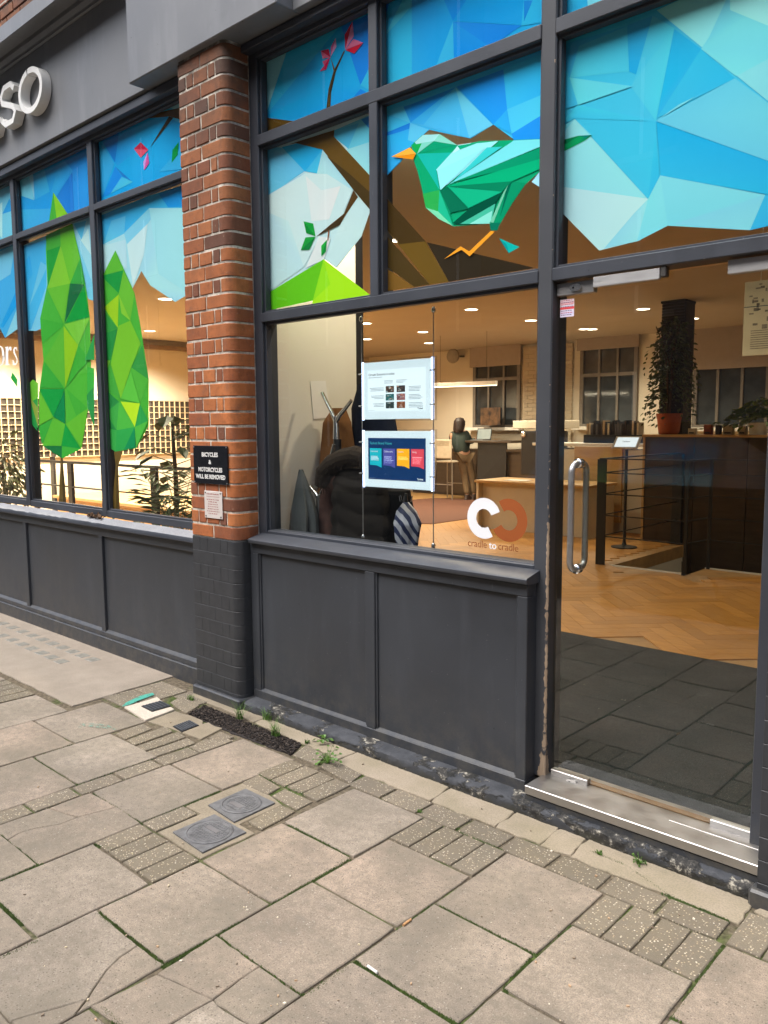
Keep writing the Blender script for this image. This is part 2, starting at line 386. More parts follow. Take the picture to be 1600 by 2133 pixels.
# ------------------------------------------------------------------ pavement, kerb, road
rg = random.Random(11)
bed = MB(); bed.box(-16, 6, -3.1, .25, -.12, -.0075)
pavement = build('pavement', bed, BED, origin=(0, -1.5, -.12), kind='structure')
road = MB(); road.box(-60, 60, -11.2, -3.25, -.3, -.115); build('road', road, ASPH, origin=(0, -7, -.3), kind='structure')
gnd = MB(); gnd.box(-150, 150, -150, 150, -.6, -.42); build('ground', gnd, ASPH, origin=(0, 0, -.6), kind='structure')
KERBM = m_cement('granite_kerb', (.30, .29, .28), (.2, .19, .18))
kerb = thing('kerb', (0, -3.17, -.12), None, None); kerb['kind'] = 'structure'
for i in range(24):
    k = MB(); k.box(-15.9 + i*.915, -15.9 + i*.915 + .907, -3.25, -3.1, -.2, .004, .012); build('kerbstone', k, KERBM, kerb)
far = MB(); far.box(-60, 60, -14.2, -11.2, -.3, .0); build('far_pavement', far, CONC, origin=(0, -12.7, -.3), kind='structure')

def flag(pts, mat_, name='paving_slab', gap=.004, step=.06, jit=.0012, dz=.0012, cham=.003, z=0.0, parent=None):
    c = Vector((sum(p[0] for p in pts)/len(pts), sum(p[1] for p in pts)/len(pts)))
    n = len(pts); P_ = [Vector(p[:2]) for p in pts]
    area = sum(P_[i].x*P_[(i+1) % n].y - P_[(i+1) % n].x*P_[i].y for i in range(n))
    if area < 0: P_.reverse()
    ins = []
    for i in range(n):   # inset
        a, b_, d = P_[i-1], P_[i], P_[(i+1) % n]
        e1 = (b_-a).normalized(); e2 = (d-b_).normalized()
        n1 = Vector((-e1.y, e1.x)); n2 = Vector((-e2.y, e2.x)); q = (n1+n2)
        den = max(.35, 1 + n1.dot(n2)); ins.append(b_ + q * (gap/den))
    out = []
    for i in range(n):
        a, b_ = ins[i], ins[(i+1) % n]; L = (b_-a).length; k = max(1, int(L/step))
        for j in range(k):
            p = a.lerp(b_, j/k)
            jj = jit if j else jit*.6
            if j == 0 and n == 4: p = p + (c-p).normalized()*rg.uniform(.001, .005)
            out.append(p + Vector((rg.uniform(-jj, jj), rg.uniform(-jj, jj))))
    hs_ = max((p-c).length for p in out); kt_ = min(.003, .0008/hs_); tx, ty, tz = rg.uniform(-kt_, kt_), rg.uniform(-kt_, kt_), rg.uniform(-dz, dz) if hs_ < 1 else 0.0
    zz = lambda p: z + tz + tx*(p.x-c.x) + ty*(p.y-c.y)
    m_ = len(out); vs = [(p.x, p.y, -.04) for p in out] + [(p.x, p.y, zz(p)-cham) for p in out]
    inn = []
    for i in range(m_):
        e1 = (out[i]-out[i-1]).normalized(); e2 = (out[(i+1) % m_]-out[i]).normalized(); q = Vector((-e1.y-e2.y, e1.x+e2.x)); q = q.normalized() if q.length > 1e-6 else Vector((-e1.y, e1.x)); inn.append(out[i]+q*cham)
    vs += [(p.x, p.y, zz(p)) for p in inn]
    fs = []
    for k in range(2):
        for i in range(m_): fs.append((k*m_+i, k*m_+(i+1) % m_, (k+1)*m_+(i+1) % m_, (k+1)*m_+i))
    for t_ in tessellate_polygon([[Vector((p.x, p.y, 0)) for p in inn]]):
        a_, b2, c2 = [inn[i] for i in t_]
        if (b2.x-a_.x)*(c2.y-a_.y)-(b2.y-a_.y)*(c2.x-a_.x) < 0: t_ = (t_[0], t_[2], t_[1])
        fs.append(tuple(2*m_+i for i in t_))
    mb = MB(); mb.add(vs, fs)
    return build(name, mb, mat_, parent or pavement, origin=(c.x, c.y, 0))
def rect(x0, x1, y0, y1, mat_=None, **k):
    if mat_ is None: k.setdefault('gap', .0052)
    x0 += rg.uniform(-.002, .002); y0 += rg.uniform(-.002, .002)
    return flag([(x0, y0), (x1, y0), (x1, y1), (x0, y1)], mat_ or SLAB, **k)
def pavers(x0, x1, y0, y1, n, along='x'):
    for i in range(n):
        if along == 'x': rect(x0+(x1-x0)*i/n, x0+(x1-x0)*(i+1)/n, y0, y1, PAVER, name='paver', gap=.0025)
        else: rect(x0, x1, y0+(y1-y0)*i/n, y0+(y1-y0)*(i+1)/n, PAVER, name='paver', gap=.0025)
def G(u, v): p = on_z(u, v, 0.0); return (p.x, p.y)
def slabs(x0, x1, ys, sk=()):
    for i in range(len(ys)-1):
        if i not in sk: rect(x0, x1, ys[i+1], ys[i])
def run(y, n, st=.4): return [y - st*i for i in range(n) if y - st*i > -3.3]
YK = -3.1
def down(ys):
    while ys[-1] - .4 > YK + .1: ys.append(ys[-1] - .4)
    ys.append(YK); return ys
slabs(-4.20, -3.73, down([-.445, -.85, -1.25]))
slabs(-3.73, -3.28, down([-.66, -1.06]))
slabs(-3.17, -2.765, down([-.25, -.67, -1.06, -1.465]), sk=(2,))
slabs(-2.765, -2.36, down([-1.26, -1.66]))
slabs(-2.36, -1.96, down([-.275, -.68, -1.06, -1.46]), sk=(3,))
slabs(-1.96, -1.57, down([-.49, -.88, -1.28, -1.69]), sk=(2,))
slabs(-1.57, -1.18, down([-.275, -.70, -1.08]))
slabs(-1.18, -.79, down([-.50, -.89]))
for i, x0 in enumerate((-.79, -.395, 0.0, .395, .79, 1.185, 1.58, 1.975, 2.37, 2.765)):
    if i % 2 == 0: slabs(x0, x0+.395, down([-.275, -.68, -1.08]))
    else: slabs(x0, x0+.395, down([-.49, -.89])); pavers(x0, x0+.395, -.49, -.275, 4)
# broken flags, each fragment its own piece
K1 = [G(244, 1681), G(162, 1702), G(125, 1717), G(75, 1725), G(41, 1735), G(15, 1750)]
def frag(*p): return flag(list(p), SLAB, gap=.0014, jit=.002, step=.03)
frag((-3.17, -1.06), K1[0], K1[1], G(101, 1683)); frag(G(101, 1683), K1[1], K1[2], K1[3], K1[4], K1[5], (-3.17, -1.465)); frag(K1[0], (-2.765, -1.06), (-2.765, -1.465), K1[5], K1[4], K1[3], K1[2], K1[1])
K2 = [G(287, 1968), G(250, 1992), G(222, 2020), G(181, 2080), G(147, 2131)]; KX = (-2.36, -1.80)
frag((-2.36, -1.46), K2[0], K2[1], K2[2], K2[3], (-2.0, -1.705), (-2.034, -1.78), (-2.064, -1.86), (-2.36, -1.86)); frag(K2[0], (-1.96, -1.46), (-1.96, -1.735), K2[3], K2[2], K2[1]); frag(K2[3], (-1.96, -1.735), (-1.96, -1.86), (-2.064, -1.86), (-2.034, -1.78), (-2.0, -1.705))
K0 = G(445, 2081); KA, KB = [G(541, 2012), G(497, 2041)], [G(326, 2028), G(369, 2046)]; KC, KD = [G(453, 2092), G(519, 2133), (-1.57, -1.47)], [G(406, 2102), G(353, 2133), (-1.80, -1.67)]
frag((-1.96, -1.28), KA[0], KA[1], K0, KB[1], KB[0]); frag(KA[0], (-1.57, -1.28), KC[2], KC[1], KC[0], K0, KA[1]); frag(KB[0], KB[1], K0, KD[0], KD[1], KD[2], (-1.96, -1.69)); frag(K0, KC[0], KC[1], KC[2], (-1.57, -1.69), KD[2], KD[1], KD[0])
# pebbled pavers
pavers(-1.96, -1.57, -.49, -.275, 4); pavers(-1.18, -.79, -.50, -.275, 4)
pavers(-2.765, -2.36, -1.26, -1.06, 4)
pavers(-2.79, -2.385, -.47, -.26, 4)
rect(-2.765, -2.66, -1.06, -.86, PAVER, name='paver')
flag([G(512.5, 1711), G(586, 1675), G(619, 1689), G(544, 1730)], PAVER, name='paver')
flag([G(500, 1630), G(539, 1611), G(587.5, 1639), G(558, 1656.6)], PAVER, name='paver')
flag([G(562.5, 1656.6), G(594, 1641), G(656, 1669), G(619, 1688)], PAVER, name='paver')
flag([G(606, 1572), G(637.5, 1550), G(681, 1572), G(662.5, 1594)], PAVER, name='paver')
flag([G(664, 1595), G(684, 1574), G(756, 1612), G(730, 1632)], PAVER, name='paver')
y = -.30
while y > YK:
    rect(-3.28, -3.17, max(y-.2, YK), y, PAVER, name='paver', gap=.0035); y -= .2
x = -2.41
while x < -.85: rect(x, x+.2, -.275, -.155, PAVER, name='paver'); x += .2
pavers(-.79, 3.15, -.275, -.06, 38)
# left side: concrete panel with pavement lights, pavers, flags
flag([(-9.6, .10), (-4.29, .10), (-4.245, -.615), (-9.6, -.625)], CONC, name='concrete_panel', gap=.012, jit=.004)
pavers(-5.02, -4.62, -.86, -.645, 4)
slabs(-4.61, -4.20, down([-.645, -1.04])); slabs(-5.02, -4.62, down([-.86, -1.24]))
for i in range(11):
    x0 = -5.43 - i*.41; slabs(x0, x0+.41, down([-.645, -1.04 if i % 2 else -.85]))
LENS = mat('lens_glass', (.25, .235, .20), .35, var=.3, scale=40)
for (u0, v0), (u1, v1), n in (((6, 1299), (193, 1374), 10), ((6, 1324), (128, 1378), 7)):
    for i in range(n):
        p = on_z(u0+(u1-u0)*i/(n-1), v0+(v1-v0)*i/(n-1), 0)
        l_ = MB(); l_.box(p.x-.047, p.x+.047, p.y-.036, p.y+.036, -.005, .0022, .002); build('glass_lens', l_, LENS, pavement)
# top pieces by the pier
pavers(-4.27, -3.99, -.42, -.02, 4, 'y')
pavers(-3.98, -3.74, -.13, .03, 2, 'y')
flag([G(377, 1448), G(418, 1468), G(388, 1486), G(352, 1462)], PAVER, name='paver')
flag([G(222, 1456), G(255, 1444), G(287, 1458), G(257, 1473)], PAVER, name='paver')
flag([G(238, 1527), G(300, 1505), G(320, 1517), G(258, 1541)], PAVER, name='paver')
for a, b_ in (((262, 1542), (345, 1512)), ((280, 1555), (372, 1523)), ((300, 1567), (392, 1536))):
    flag([G(*a), G(*b_), G(b_[0]+17, b_[1]+11), G(a[0]+17, a[1]+11)], PAVER, name='paver', gap=.002)
flag([G(432, 1536), G(460, 1523), G(490, 1535), G(455, 1548)], PAVER, name='paver')
flag([G(402, 1550), G(430, 1537), G(452, 1548), G(422, 1563)], PAVER, name='paver')
# white cement round the small grate, mortar patches
flag([G(257, 1473), G(328, 1452), G(367, 1478), G(303, 1502)], WHITEC, name='cement_patch', z=.003, jit=.004)
flag([G(305, 1503), G(365, 1480), G(400, 1490), G(425, 1500), G(420, 1520), G(440, 1515), G(395, 1530), G(345, 1514)], MORTARP, name='mortar_patch', jit=.005)
flag([G(400, 1512), G(445, 1500), G(480, 1510), G(420, 1540), G(372, 1524)], MORTARP, name='mortar_patch', jit=.005, z=-.001)
flag([(-2.66, -.86), (-2.66, -1.055), (-2.365, -1.055), (-2.365, -.80), (-2.47, -.80), (-2.47, -.58), (-2.765, -.52), (-2.765, -.86)], MORTARP, name='mortar_patch', jit=.004, z=-.002)
flag([G(391, 1487), G(425, 1469), G(505, 1500), G(512, 1513), G(522, 1508), G(630, 1549), G(606, 1572), G(500, 1533), G(455, 1516)], TARMAC, name='tarmac_patch', jit=.006, step=.03, z=.001)
tg = MB(); rt_ = random.Random(77)
TP = [G(391, 1487), G(425, 1469), G(630, 1549), G(606, 1572)]
for i in range(2600):
    a_, b2 = rt_.random(), rt_.random(); p = Vector(TP[0]).lerp(Vector(TP[3]), a_).lerp(Vector(TP[1]).lerp(Vector(TP[2]), a_), b2); q = rt_.uniform(.0015, .0042)
    tg.obox((p.x, p.y, .001+q*.25), (1, rt_.uniform(-1, 1), rt_.uniform(-.4, .4)), (rt_.uniform(-1, 1), 1, rt_.uniform(-.4, .4)), (rt_.uniform(-.4, .4), 0, 1), q, q*.8, q*.7, col=srgb(rt_.choice(['#2a2522', '#352e2a', '#1e1a18', '#453c36', '#5a5048', '#2c2724'])))
build('tarmac_stones', tg, PRINT, pavement, kind='stuff')
# cement fillet along the plinth, cracked into pieces
for i in range(6): flag([(-.78+i*.63, -.052), (-.78+(i+1)*.63, -.052), (-.78+(i+1)*.63, .012), (-.78+i*.63, .012)], CEMENT, name='cement_fillet', z=-.001, jit=.006, step=.03, gap=.0015)
xs = [-3.92, -3.3, -2.62, -2.05, -1.72, -1.52, -1.40, -.80]
for i in range(len(xs)-1):
    y0 = -.115 if i < 2 else -.152; y1 = .0 if i else .0
    if i < 2:
        flag([(xs[i], -.055 if i == 0 else -.075), (xs[i+1], -.075 if i == 0 else -.11), (xs[i+1], .012), (xs[i], .012)], MORTARP if i < 1 else CEMENT, name='cement_fillet', z=-.001, jit=.006, step=.03, gap=.0015)
    else:
        flag([(xs[i]+.01, y0), (xs[i+1]+.015, y0+.004), (xs[i+1], .012), (xs[i], .012)], CEMENT, name='cement_fillet', z=-.001, jit=.007, step=.03, gap=.002)

# cast covers and grates
IRON = mat('cover_iron', (.14, .138, .14), .6, var=.25, scale=30, bump=.4)
def cover(pts, label, rr):
    ps = [Vector((*G(*p), 0)) for p in pts]; c = sum(ps, Vector())/4; ps = [c + (p-c)*.985 for p in ps]
    t = thing('utility_cover', (c.x, c.y, 0), label, 'utility cover', 'small utility covers')
    f = MB(); f.prism([p + Vector((0, 0, .004)) for p in ps], (0, 0, -.03)); build('cover_frame', f, IRON, t)
    d = MB(); d.lathe(c + Vector((0, 0, .0045)), [(rr, 0), (rr, .002), (rr-.007, .004), (rr-.009, .0015), (rr-.013, .0015), (rr-.014, .0035), (rr-.03, .0035)], 40); lid = build('lid', d, IRON, t, smooth=True)
    b_ = MB()
    for i in range(-6, 7):
        for j in range(-6, 7):
            q = Vector((i*.0125 + (j % 2)*.006, j*.0125, 0))
            if q.length < rr-.022 and not (abs(q.x) < .04 and -.03 < q.y-.02*(1 if rr > .085 else -1) < .01):
                b_.box(c.x+q.x-.0042, c.x+q.x+.0042, c.y+q.y-.0042, c.y+q.y+.0042, .008, .0096)
    build('tread_pattern', b_, IRON, lid)
    n_ = MB(); s_ = .02 if rr > .085 else -.02
    n_.box(c.x-.036, c.x+.036, c.y+s_-.014, c.y+s_+.006, .008, .0095); build('name_bar', n_, mat('cover_bar', (.16, .15, .15), .6), lid)
cover([(359, 1734.7), (447, 1697), (514, 1734.7), (422, 1778)], 'square grey utility cover with round lid, the one nearer the viewer', .092)
cover([(433, 1678), (512, 1643.7), (574, 1673.4), (488, 1714)], 'square grey utility cover with round lid, the one nearer the shopfront', .084)
def grate(c, ux, uy, hx, hy, n, label, z0):
    c = Vector((*c, 0)); ux = Vector((*ux, 0)).normalized(); uy = Vector((*uy, 0)).normalized(); up = Vector((0, 0, 1))
    t = thing('drain_grate', c, label, 'drain grate', 'drain grates')
    f = MB(); f.obox(c+up*(z0-.004), ux, uy, up, hx, hy, .005); build('grate_plate', f, mat('grate_iron', (.02, .021, .024), .55), t)
    for i in range(n):
        q = c + ux*(hx*(-.84 + 1.68*i/(n-1))) + up*(z0+.002); r_ = MB(); r_.obox(q, ux, uy, up, hx*.055, hy*.92, .0022); build('rib', r_, mat('rib_iron', (.075, .08, .09), .5), t)
p0, p1, p2, p3 = [Vector(G(*q)) for q in ((296, 1474), (336, 1463), (353, 1471), (318, 1485))]
grate((p0+p1+p2+p3)/4, p1-p0, p3-p0, (p1-p0).length/2, (p3-p0).length/2, 6, 'small black grate set in white cement', .0075)
p0, p1, p2, p3 = [Vector(G(*q)) for q in ((360, 1514), (395, 1501), (415, 1512), (379, 1525))]
grate((p0+p1+p2+p3)/4, p1-p0, p3-p0, (p1-p0).length/2, (p3-p0).length/2, 8, 'dark blue grey ribbed grate beside the tarmac patch', .003)
# survey paint
def m_mark(name, c, lo, hi):
    b = NB(name); n = b.noise(38, 5, .7); b.col(c); b.set(.85); tr = b.n('ShaderNodeBsdfTransparent'); mx = b.n('ShaderNodeMixShader')
    b.l(b.ramp(n, (lo, 0.0), (hi, 1.0)), mx.inputs[0]); b.l(tr.outputs[0], mx.inputs[1]); b.l(b.p.outputs[0], mx.inputs[2]); b.l(mx.outputs[0], b.out.inputs[0]); return b.m
def mark(pts, mt, lab, z_):
    k = MB(); P_ = [Vector((*G(*p), z_)) for p in pts]; c = sum(P_, Vector())/len(P_)
    for t in tessellate_polygon([P_]): k.add([P_[i] for i in t], [(0, 1, 2)])
    build('paint_mark', k, mt, origin=c, label=lab, cat='paint mark', group='survey paint marks')
mark([(254, 1474), (262, 1466), (276, 1459), (296, 1450), (318, 1445), (322, 1449), (306, 1455), (290, 1461), (270, 1470)], m_mark('marking_paint', (.07, .34, .26), .36, .46), 'fresh green survey paint stroke beside the white cement', .0062)
mark([(158, 1511), (190, 1507), (225, 1512), (243, 1522), (222, 1519), (190, 1516), (164, 1518)], m_mark('faded_paint', (.16, .33, .26), .48, .66), 'faded green survey paint streak on a paving slab', .0042)
# ------------------------------------------------------------------ the shop building
shop = thing('shop_building', (-3.7, .1, 0), 'dark grey painted shopfront with a red brick pier and printed windows', 'building')
YF = .157; YG = .21      # right bay: frame front, glass
YL = .13; YLG = .172     # left bay
ZN = lambda n: 3.4266 - .078*n
PX0, PX1, BR = -3.925, -3.51, .05
rb = random.Random(5)
# --- pier: mortar core and bricks
pier = thing('brick_pier', (-3.7175, 0, 0), None, None, parent=shop)
def bull(xl, y0, inset=0.0, back=.15, seg=12):
    r = BR - inset*.2; cx = PX1 - inset - r; cy = y0 + r
    pts = [(xl, y0)]
    for i in range(seg+1):
        a = -math.pi/2 + (math.pi/2)*i/seg; pts.append((cx + r*math.cos(a), cy + r*math.sin(a)))
    pts += [(PX1-inset, back), (xl, back)]
    return pts
core = MB(); core.prism([(x_, y_, 3.52) for x_, y_ in bull(PX0+.003, .0042, .0042, .30)], (0, 0, -(3.52-.9306+.004)))
build('mortar_core', core, MORTAR, pier, smooth=True)
core2 = MB(); core2.prism([(x_, y_, .934) for x_, y_ in bull(PX0+.0015, .0015, .0015, .30)], (0, 0, -.934))
build('painted_core', core2, PBRICK, pier, smooth=True)
def brick_mesh(pts, z0, z1, bev, jx=.0015):
    bm = bmesh.new(); vs = [bm.verts.new((x_, y_, z0)) for x_, y_ in pts]; f = bm.faces.new(vs)
    r = bmesh.ops.extrude_face_region(bm, geom=[f]); 
    for v in r['geom']:
        if isinstance(v, bmesh.types.BMVert): v.co.z = z1
    bmesh.ops.recalc_face_normals(bm, faces=bm.faces)
    ed = [e for e in bm.edges if (abs(e.verts[0].co.z-e.verts[1].co.z) < 1e-6 and min(e.verts[0].co.y, e.verts[1].co.y) < .145) or (abs(e.verts[0].co.z-e.verts[1].co.z) > .01 and e.verts[0].co.y < .001)]
    bmesh.ops.bevel(bm, geom=ed, offset=bev, segments=1, affect='EDGES', profile=.6)
    for v in bm.verts:
        if v.co.y < .002: v.co += Vector((rb.uniform(-jx, jx), rb.uniform(-jx, jx)*.4, rb.uniform(-jx, jx)*.7))
    bm.verts.index_update(); mb = MB(); mb.add([v.co.copy() for v in bm.verts], [[v.index for v in f_.verts] for f_ in bm.faces]); bm.free(); return mb
AJ, BJ = [-3.726], [-3.856, -3.783, -3.658, -3.592]
for n in range(-2, 44):
    zb = ZN(n+1); zt = ZN(n)
    if n == -2: zt = 3.512
    if zt > 3.512: zt = 3.512
    if n == 43: zb = .045
    if zt - zb < .02: continue
    js = (AJ if n % 2 else BJ); ed = [PX0] + [j + rb.uniform(-.005, .005) for j in js] + [PX1]
    painted = n >= 32
    for i in range(len(ed)-1):
        g = rb.uniform(.0040, .0058) if not painted else .0007; gz = rb.uniform(.0046, .0070) if not painted else .0012
        yo = rb.uniform(-.0015, .0015) if not painted else 0.0; x0 = ed[i] + (g if i else 0); x1 = ed[i+1] - g
        z0, z1 = zb + gz + rb.uniform(-.001, .001), zt - gz + rb.uniform(-.001, .001)
        pts = bull(x0, yo) if i == len(ed)-2 else [(x0, yo), (x1, yo), (x1, .12), (x0, .12)]
        mb = brick_mesh(pts, z0, z1, .0030 if not painted else .0012, .0019 if not painted else .0002)
        build('brick', mb, PBRICK if painted else BRICK, pier, origin=((x0+x1)/2, 0, z0))
pb = MB(); pb.box(PX0-.02, PX1+.012, -.022, .12, -.02, .052, .008); build('pier_base', pb, PAINTR, pier)

def part(name, parent, mat_, *boxes, bev=.003):
    mb = MB()
    for b_ in boxes: mb.box(*b_, bev)
    return build(name, mb, mat_, parent)
# --- fascia, pilaster block, cornice
PXL, PXR = -4.37, -3.057
fas = part('fascia_board', shop, PAINTSKY, (-14.5, PXL-.002, .065, .30, 3.512, 4.14))
fas2 = part('fascia_board', shop, PAINTSKY, (PXR+.002, 3.0, .065, .30, 3.512, 4.14))
blk = part('pilaster_block', shop, PAINTSKY, (PXL, PXR, -.035, .3, 3.513, 4.75), bev=.006)
sof = part('soffit', shop, mat('soffit_paint', (.030, .036, .042), .5), (-14.5, 3.0, .12, .32, 3.49, 3.5115))
for x0, x1 in ((-14.5, PXL-.004), (PXR+.004, 3.0)):
    c = MB(); prof = [(.064, 4.142), (.05, 4.146), (.05, 4.165), (.03, 4.188), (.03, 4.215), (-.09, 4.207), (-.09, 4.168), (-.12, 4.164), (-.12, 4.262), (-.10, 4.28), (.10, 4.335), (.10, 4.142)]
    c.prism([(x0, a, b_) for a, b_ in prof], (x1-x0, 0, 0)); build('cornice', c, PAINTSKY, shop)
uw = MB(); uw.box(-14.5, 3, .145, .5, 4.1, 9.5); upper = build('upper_wall', uw, MORTAR, shop)
for i in range(4):
    for j in range(9):
        x0 = -7.2 + j*.225 + (i % 2)*.11; z0 = 4.345 + i*.078
        k = MB(); k.box(x0, x0+.214, .135, .20, z0, z0+.067, .004); build('brick', k, BRICK, upper)
def m_brickwall():
    b = NB('distant_brickwork'); t = b.n('ShaderNodeTexBrick'); t.inputs['Scale'].default_value = 1.0
    t.inputs['Brick Width'].default_value = .225; t.inputs['Row Height'].default_value = .078; t.inputs['Mortar Size'].default_value = .006
    t.inputs['Color1'].default_value = (.27, .085, .04, 1); t.inputs['Color2'].default_value = (.17, .055, .03, 1); t.inputs['Mortar'].default_value = (.4, .36, .3, 1)
    cx = b.n('ShaderNodeCombineXYZ'); x, y, z = b.xyz(); b.l(x, cx.inputs[0]); b.l(z, cx.inputs[1]); b.l(cx.outputs[0], t.inputs['Vector'])
    b.col(t.outputs['Color']); b.set(.9); return b.m
BRW = m_brickwall()
k = MB(); k.box(-14.5, 3, .134, .14, 4.665, 9.5); build('brick_facing', k, BRW, upper)

# --- right bay: frame, glass, film
wr = thing('shop_window', (-2.6, YF, .95), None, None, parent=shop)
YB = .262
JX = -3.447
part('jamb', wr, PAINT, (PX1-.004, JX, YF, YB, .955, 3.49))
part('post', wr, POSTM, (-1.744, -1.678, YF, YB+.01, .10, 3.49), bev=.005)
part('mullion', wr, PAINT, (-2.650, -2.597, YF-.002, YB, 2.150, 3.49))
part('transom', wr, PAINT, (JX-.004, -1.742, YF-.004, YB-.002, 3.007, 3.062)); part('transom', wr, PAINT, (-1.680, -.86, YF-.004, YB-.002, 3.007, 3.062))
part('transom', wr, PAINT, (JX-.006, -1.742, YF-.003, YB-.004, 2.104, 2.153)); part('transom', wr, PAINT, (-1.680, -.86, YF-.003, YB-.004, 2.104, 2.153))
part('head_rail', wr, PAINT, (JX-.004, -.86, YF-.003, YB-.002, 3.445, 3.495)); part('head_mould', wr, PAINT, (PX1, 3.0, .105, .16, 3.470, 3.505))
part('jamb', wr, PAINT, (-.868, -.79, YF, YB, .10, 3.49))
# glazing beads round each opening: stepped rebate
def bead(x0, x1, z0, z1, y=YF+.018, w=.012, yb=YG):
    part('glazing_bead', wr, PAINT, (x0, x0+w, y, yb, z0, z1), (x1-w, x1, y, yb, z0, z1), (x0+w, x1-w, y, yb, z0, z0+w), (x0+w, x1-w, y, yb, z1-w, z1), bev=.0015)
CELLS = dict(ul=(JX, -2.650, 3.062, 3.445), um=(-2.597, -1.744, 3.062, 3.445), ur=(-1.678, -.868, 3.062, 3.445),
             ml=(JX, -2.650, 2.153, 3.007), mm=(-2.597, -1.744, 2.153, 3.007), mr=(-1.678, -.868, 2.153, 3.007), lo=(JX, -1.744, .975, 2.104))
for kx, (x0, x1, z0, z1) in CELLS.items():
    bead(x0, x1, z0, z1)
    g = MB(); g.box(x0+.002, x1-.002, YG, YG+.005, z0+.002, z1-.002); build('pane', g, GLASS, wr)
# sill and bottom rail
s_ = MB(); s_.prism([(-3.487, .062, .921), (-3.487, .058, .926), (-3.487, .058, .941), (-3.487, .064, .947), (-3.487, .158, .968), (-3.487, .25, .97), (-3.487, .25, .918), (-3.487, .09, .918)], (1.772, 0, 0)); build('sill', s_, PAINT, wr, smooth=True)
part('bottom_rail', wr, PAINT, (JX, -1.7445, YF+.004, YB, .966, .984))
# riser panels
rs = thing('stall_riser', (-2.6, .085, .05), None, None, parent=shop)
XE = -1.728
part('top_rail', rs, PAINTR, (-3.505, XE, .085, .14, .866, .9165)); part('bottom_rail', rs, PAINTR, (-3.505, XE, .085, .14, .040, .098))
part('stile', rs, PAINTR, (-3.505, -3.440, .086, .14, .098, .866)); part('stile', rs, PAINTR, (-2.632, -2.572, .086, .14, .098, .866)); part('stile', rs, PAINTR, (-1.776, XE, .086, .155, .098, .866))
part('riser_end', rs, PAINTR, (XE-.03, XE-.001, .141, .22, .04, .9165))
for x0, x1 in ((-3.440, -2.632), (-2.572, -1.776)):
    part('panel', rs, PAINTR, (x0, x1, .103, .13, .10, .864))
    for xx in (x0, x1-.010): part('panel_bead', rs, PAINTR, (xx, xx+.010, .094, .103, .098, .866), bev=.002)
    q = MB(); q.prism([(x0, .0865, .098), (x0, .104, .110), (x0, .104, .098)], (x1-x0, 0, 0)); build('weathering', q, PAINTR, rs)
# plinth with crumbling front
def plinth(x0, x1, yf, zt, name='plinth', mat_=PLINTH, amp=.006, base=None):
    n = int((x1-x0)/.012); prof = [(yf+.004, -.03), (yf, .004), (yf, zt*.45), (yf+.002, zt*.8), (yf+.012, zt), (yf+.05, zt+.006), (.16, zt+.012)]
    vs = []; fs = []
    for i in range(n+1):
        x_ = x0+(x1-x0)*i/n; w = math.sin(x_*7.3)*.4+math.sin(x_*17.1)*.3+math.sin(x_*41+1)*.3
        for j, (a, b_) in enumerate(prof):
            am = amp*(1 if 0 < j < 5 else .2); vs.append((x_, a + am*w*.5 + rg.uniform(-am, am)*.35, b_ + (am*w*.8 + rg.uniform(-am, am)*.3 if 2 < j < 5 else 0)))
    m_ = len(prof)
    for i in range(n):
        for j in range(m_-1): fs.append((i*m_+j, (i+1)*m_+j, (i+1)*m_+j+1, i*m_+j+1))
    mb = MB(); mb.add(vs, fs); return build(name, mb, mat_, shop, smooth=True)
plinth(-3.485, 2.97, .002, .046, amp=.007); 
k = MB(); k.box(-3.485, 2.97, .05, .4, -.05, .03); build('footing', k, CONC, shop)
# step and threshold at the door
st = thing('door_threshold', (-1.23, .03, .05), None, None, parent=shop)
part('threshold_plate', st, STEEL, (-1.693, -.776, .028, .275, .076, .112), bev=.0025)
part('floor_plate', st, STEEL, (-1.14, -.80, .13, .19, .1125, .1145), bev=.001)
part('step_face', st, PAINTR, (-1.70, -.62, .035, .27, -.02, .074), bev=.004)
part('cover_strip', st, mat('aged_timber', (.20, .105, .04), .6), (-1.676, -.87, .205, .235, .112, .118), bev=.001)
# --- the glass door
door = thing('glass_door', (-1.27, .2, .09), None, None, parent=shop)
YD = .2
g = MB(); g.box(-1.670, -.872, YD-.005, YD+.005, .122, 2.088); build('pane', g, GLASSD, door)
def patch(x0, x1, z0, z1, nm='patch_fitting', mt=ALU):
    return part(nm, door, mt, (x0, x1, YD-.016, YD+.016, z0, z1), bev=.0025)
p_bl = patch(-1.668, -1.500, .085, .136, mt=STEEL); p_br = patch(-1.014, -.873, .086, .140); p_tl = patch(-1.676, -1.517, 2.048, 2.096, mt=STEEL); p_tr = patch(-1.026, -.873, 2.050, 2.097)
part('header_plate', door, ALU, (-1.507, -1.250, .158, .176, 2.060, 2.098), bev=.002); part('header_bracket', door, mat('bracket_dark', (.05, .045, .04), .5), (-1.249, -1.228, .160, .19, 2.066, 2.102))
for p_, cx, cz in ((p_bl, -1.566, .110), (p_tl, -1.590, 2.072)):
    d = MB()
    pts = [(cx + .0155*math.cos(a) + (.008 if math.cos(a) > 0 else -.008), YD-.0165, cz + .0135*math.sin(a)) for a in [2*math.pi*i/20 for i in range(20)]]
    d.prism(pts, (0, -.009, 0)); lk = build('lock_boss', d, CHROME, p_, smooth=True)
    d = MB(); d.box(cx-.012, cx-.004, YD-.0268, YD-.0255, cz-.003, cz+.003); build('keyhole', d, BLACKP, p_)
HX, HZ0, HZ1 = -1.572, .985, 1.402
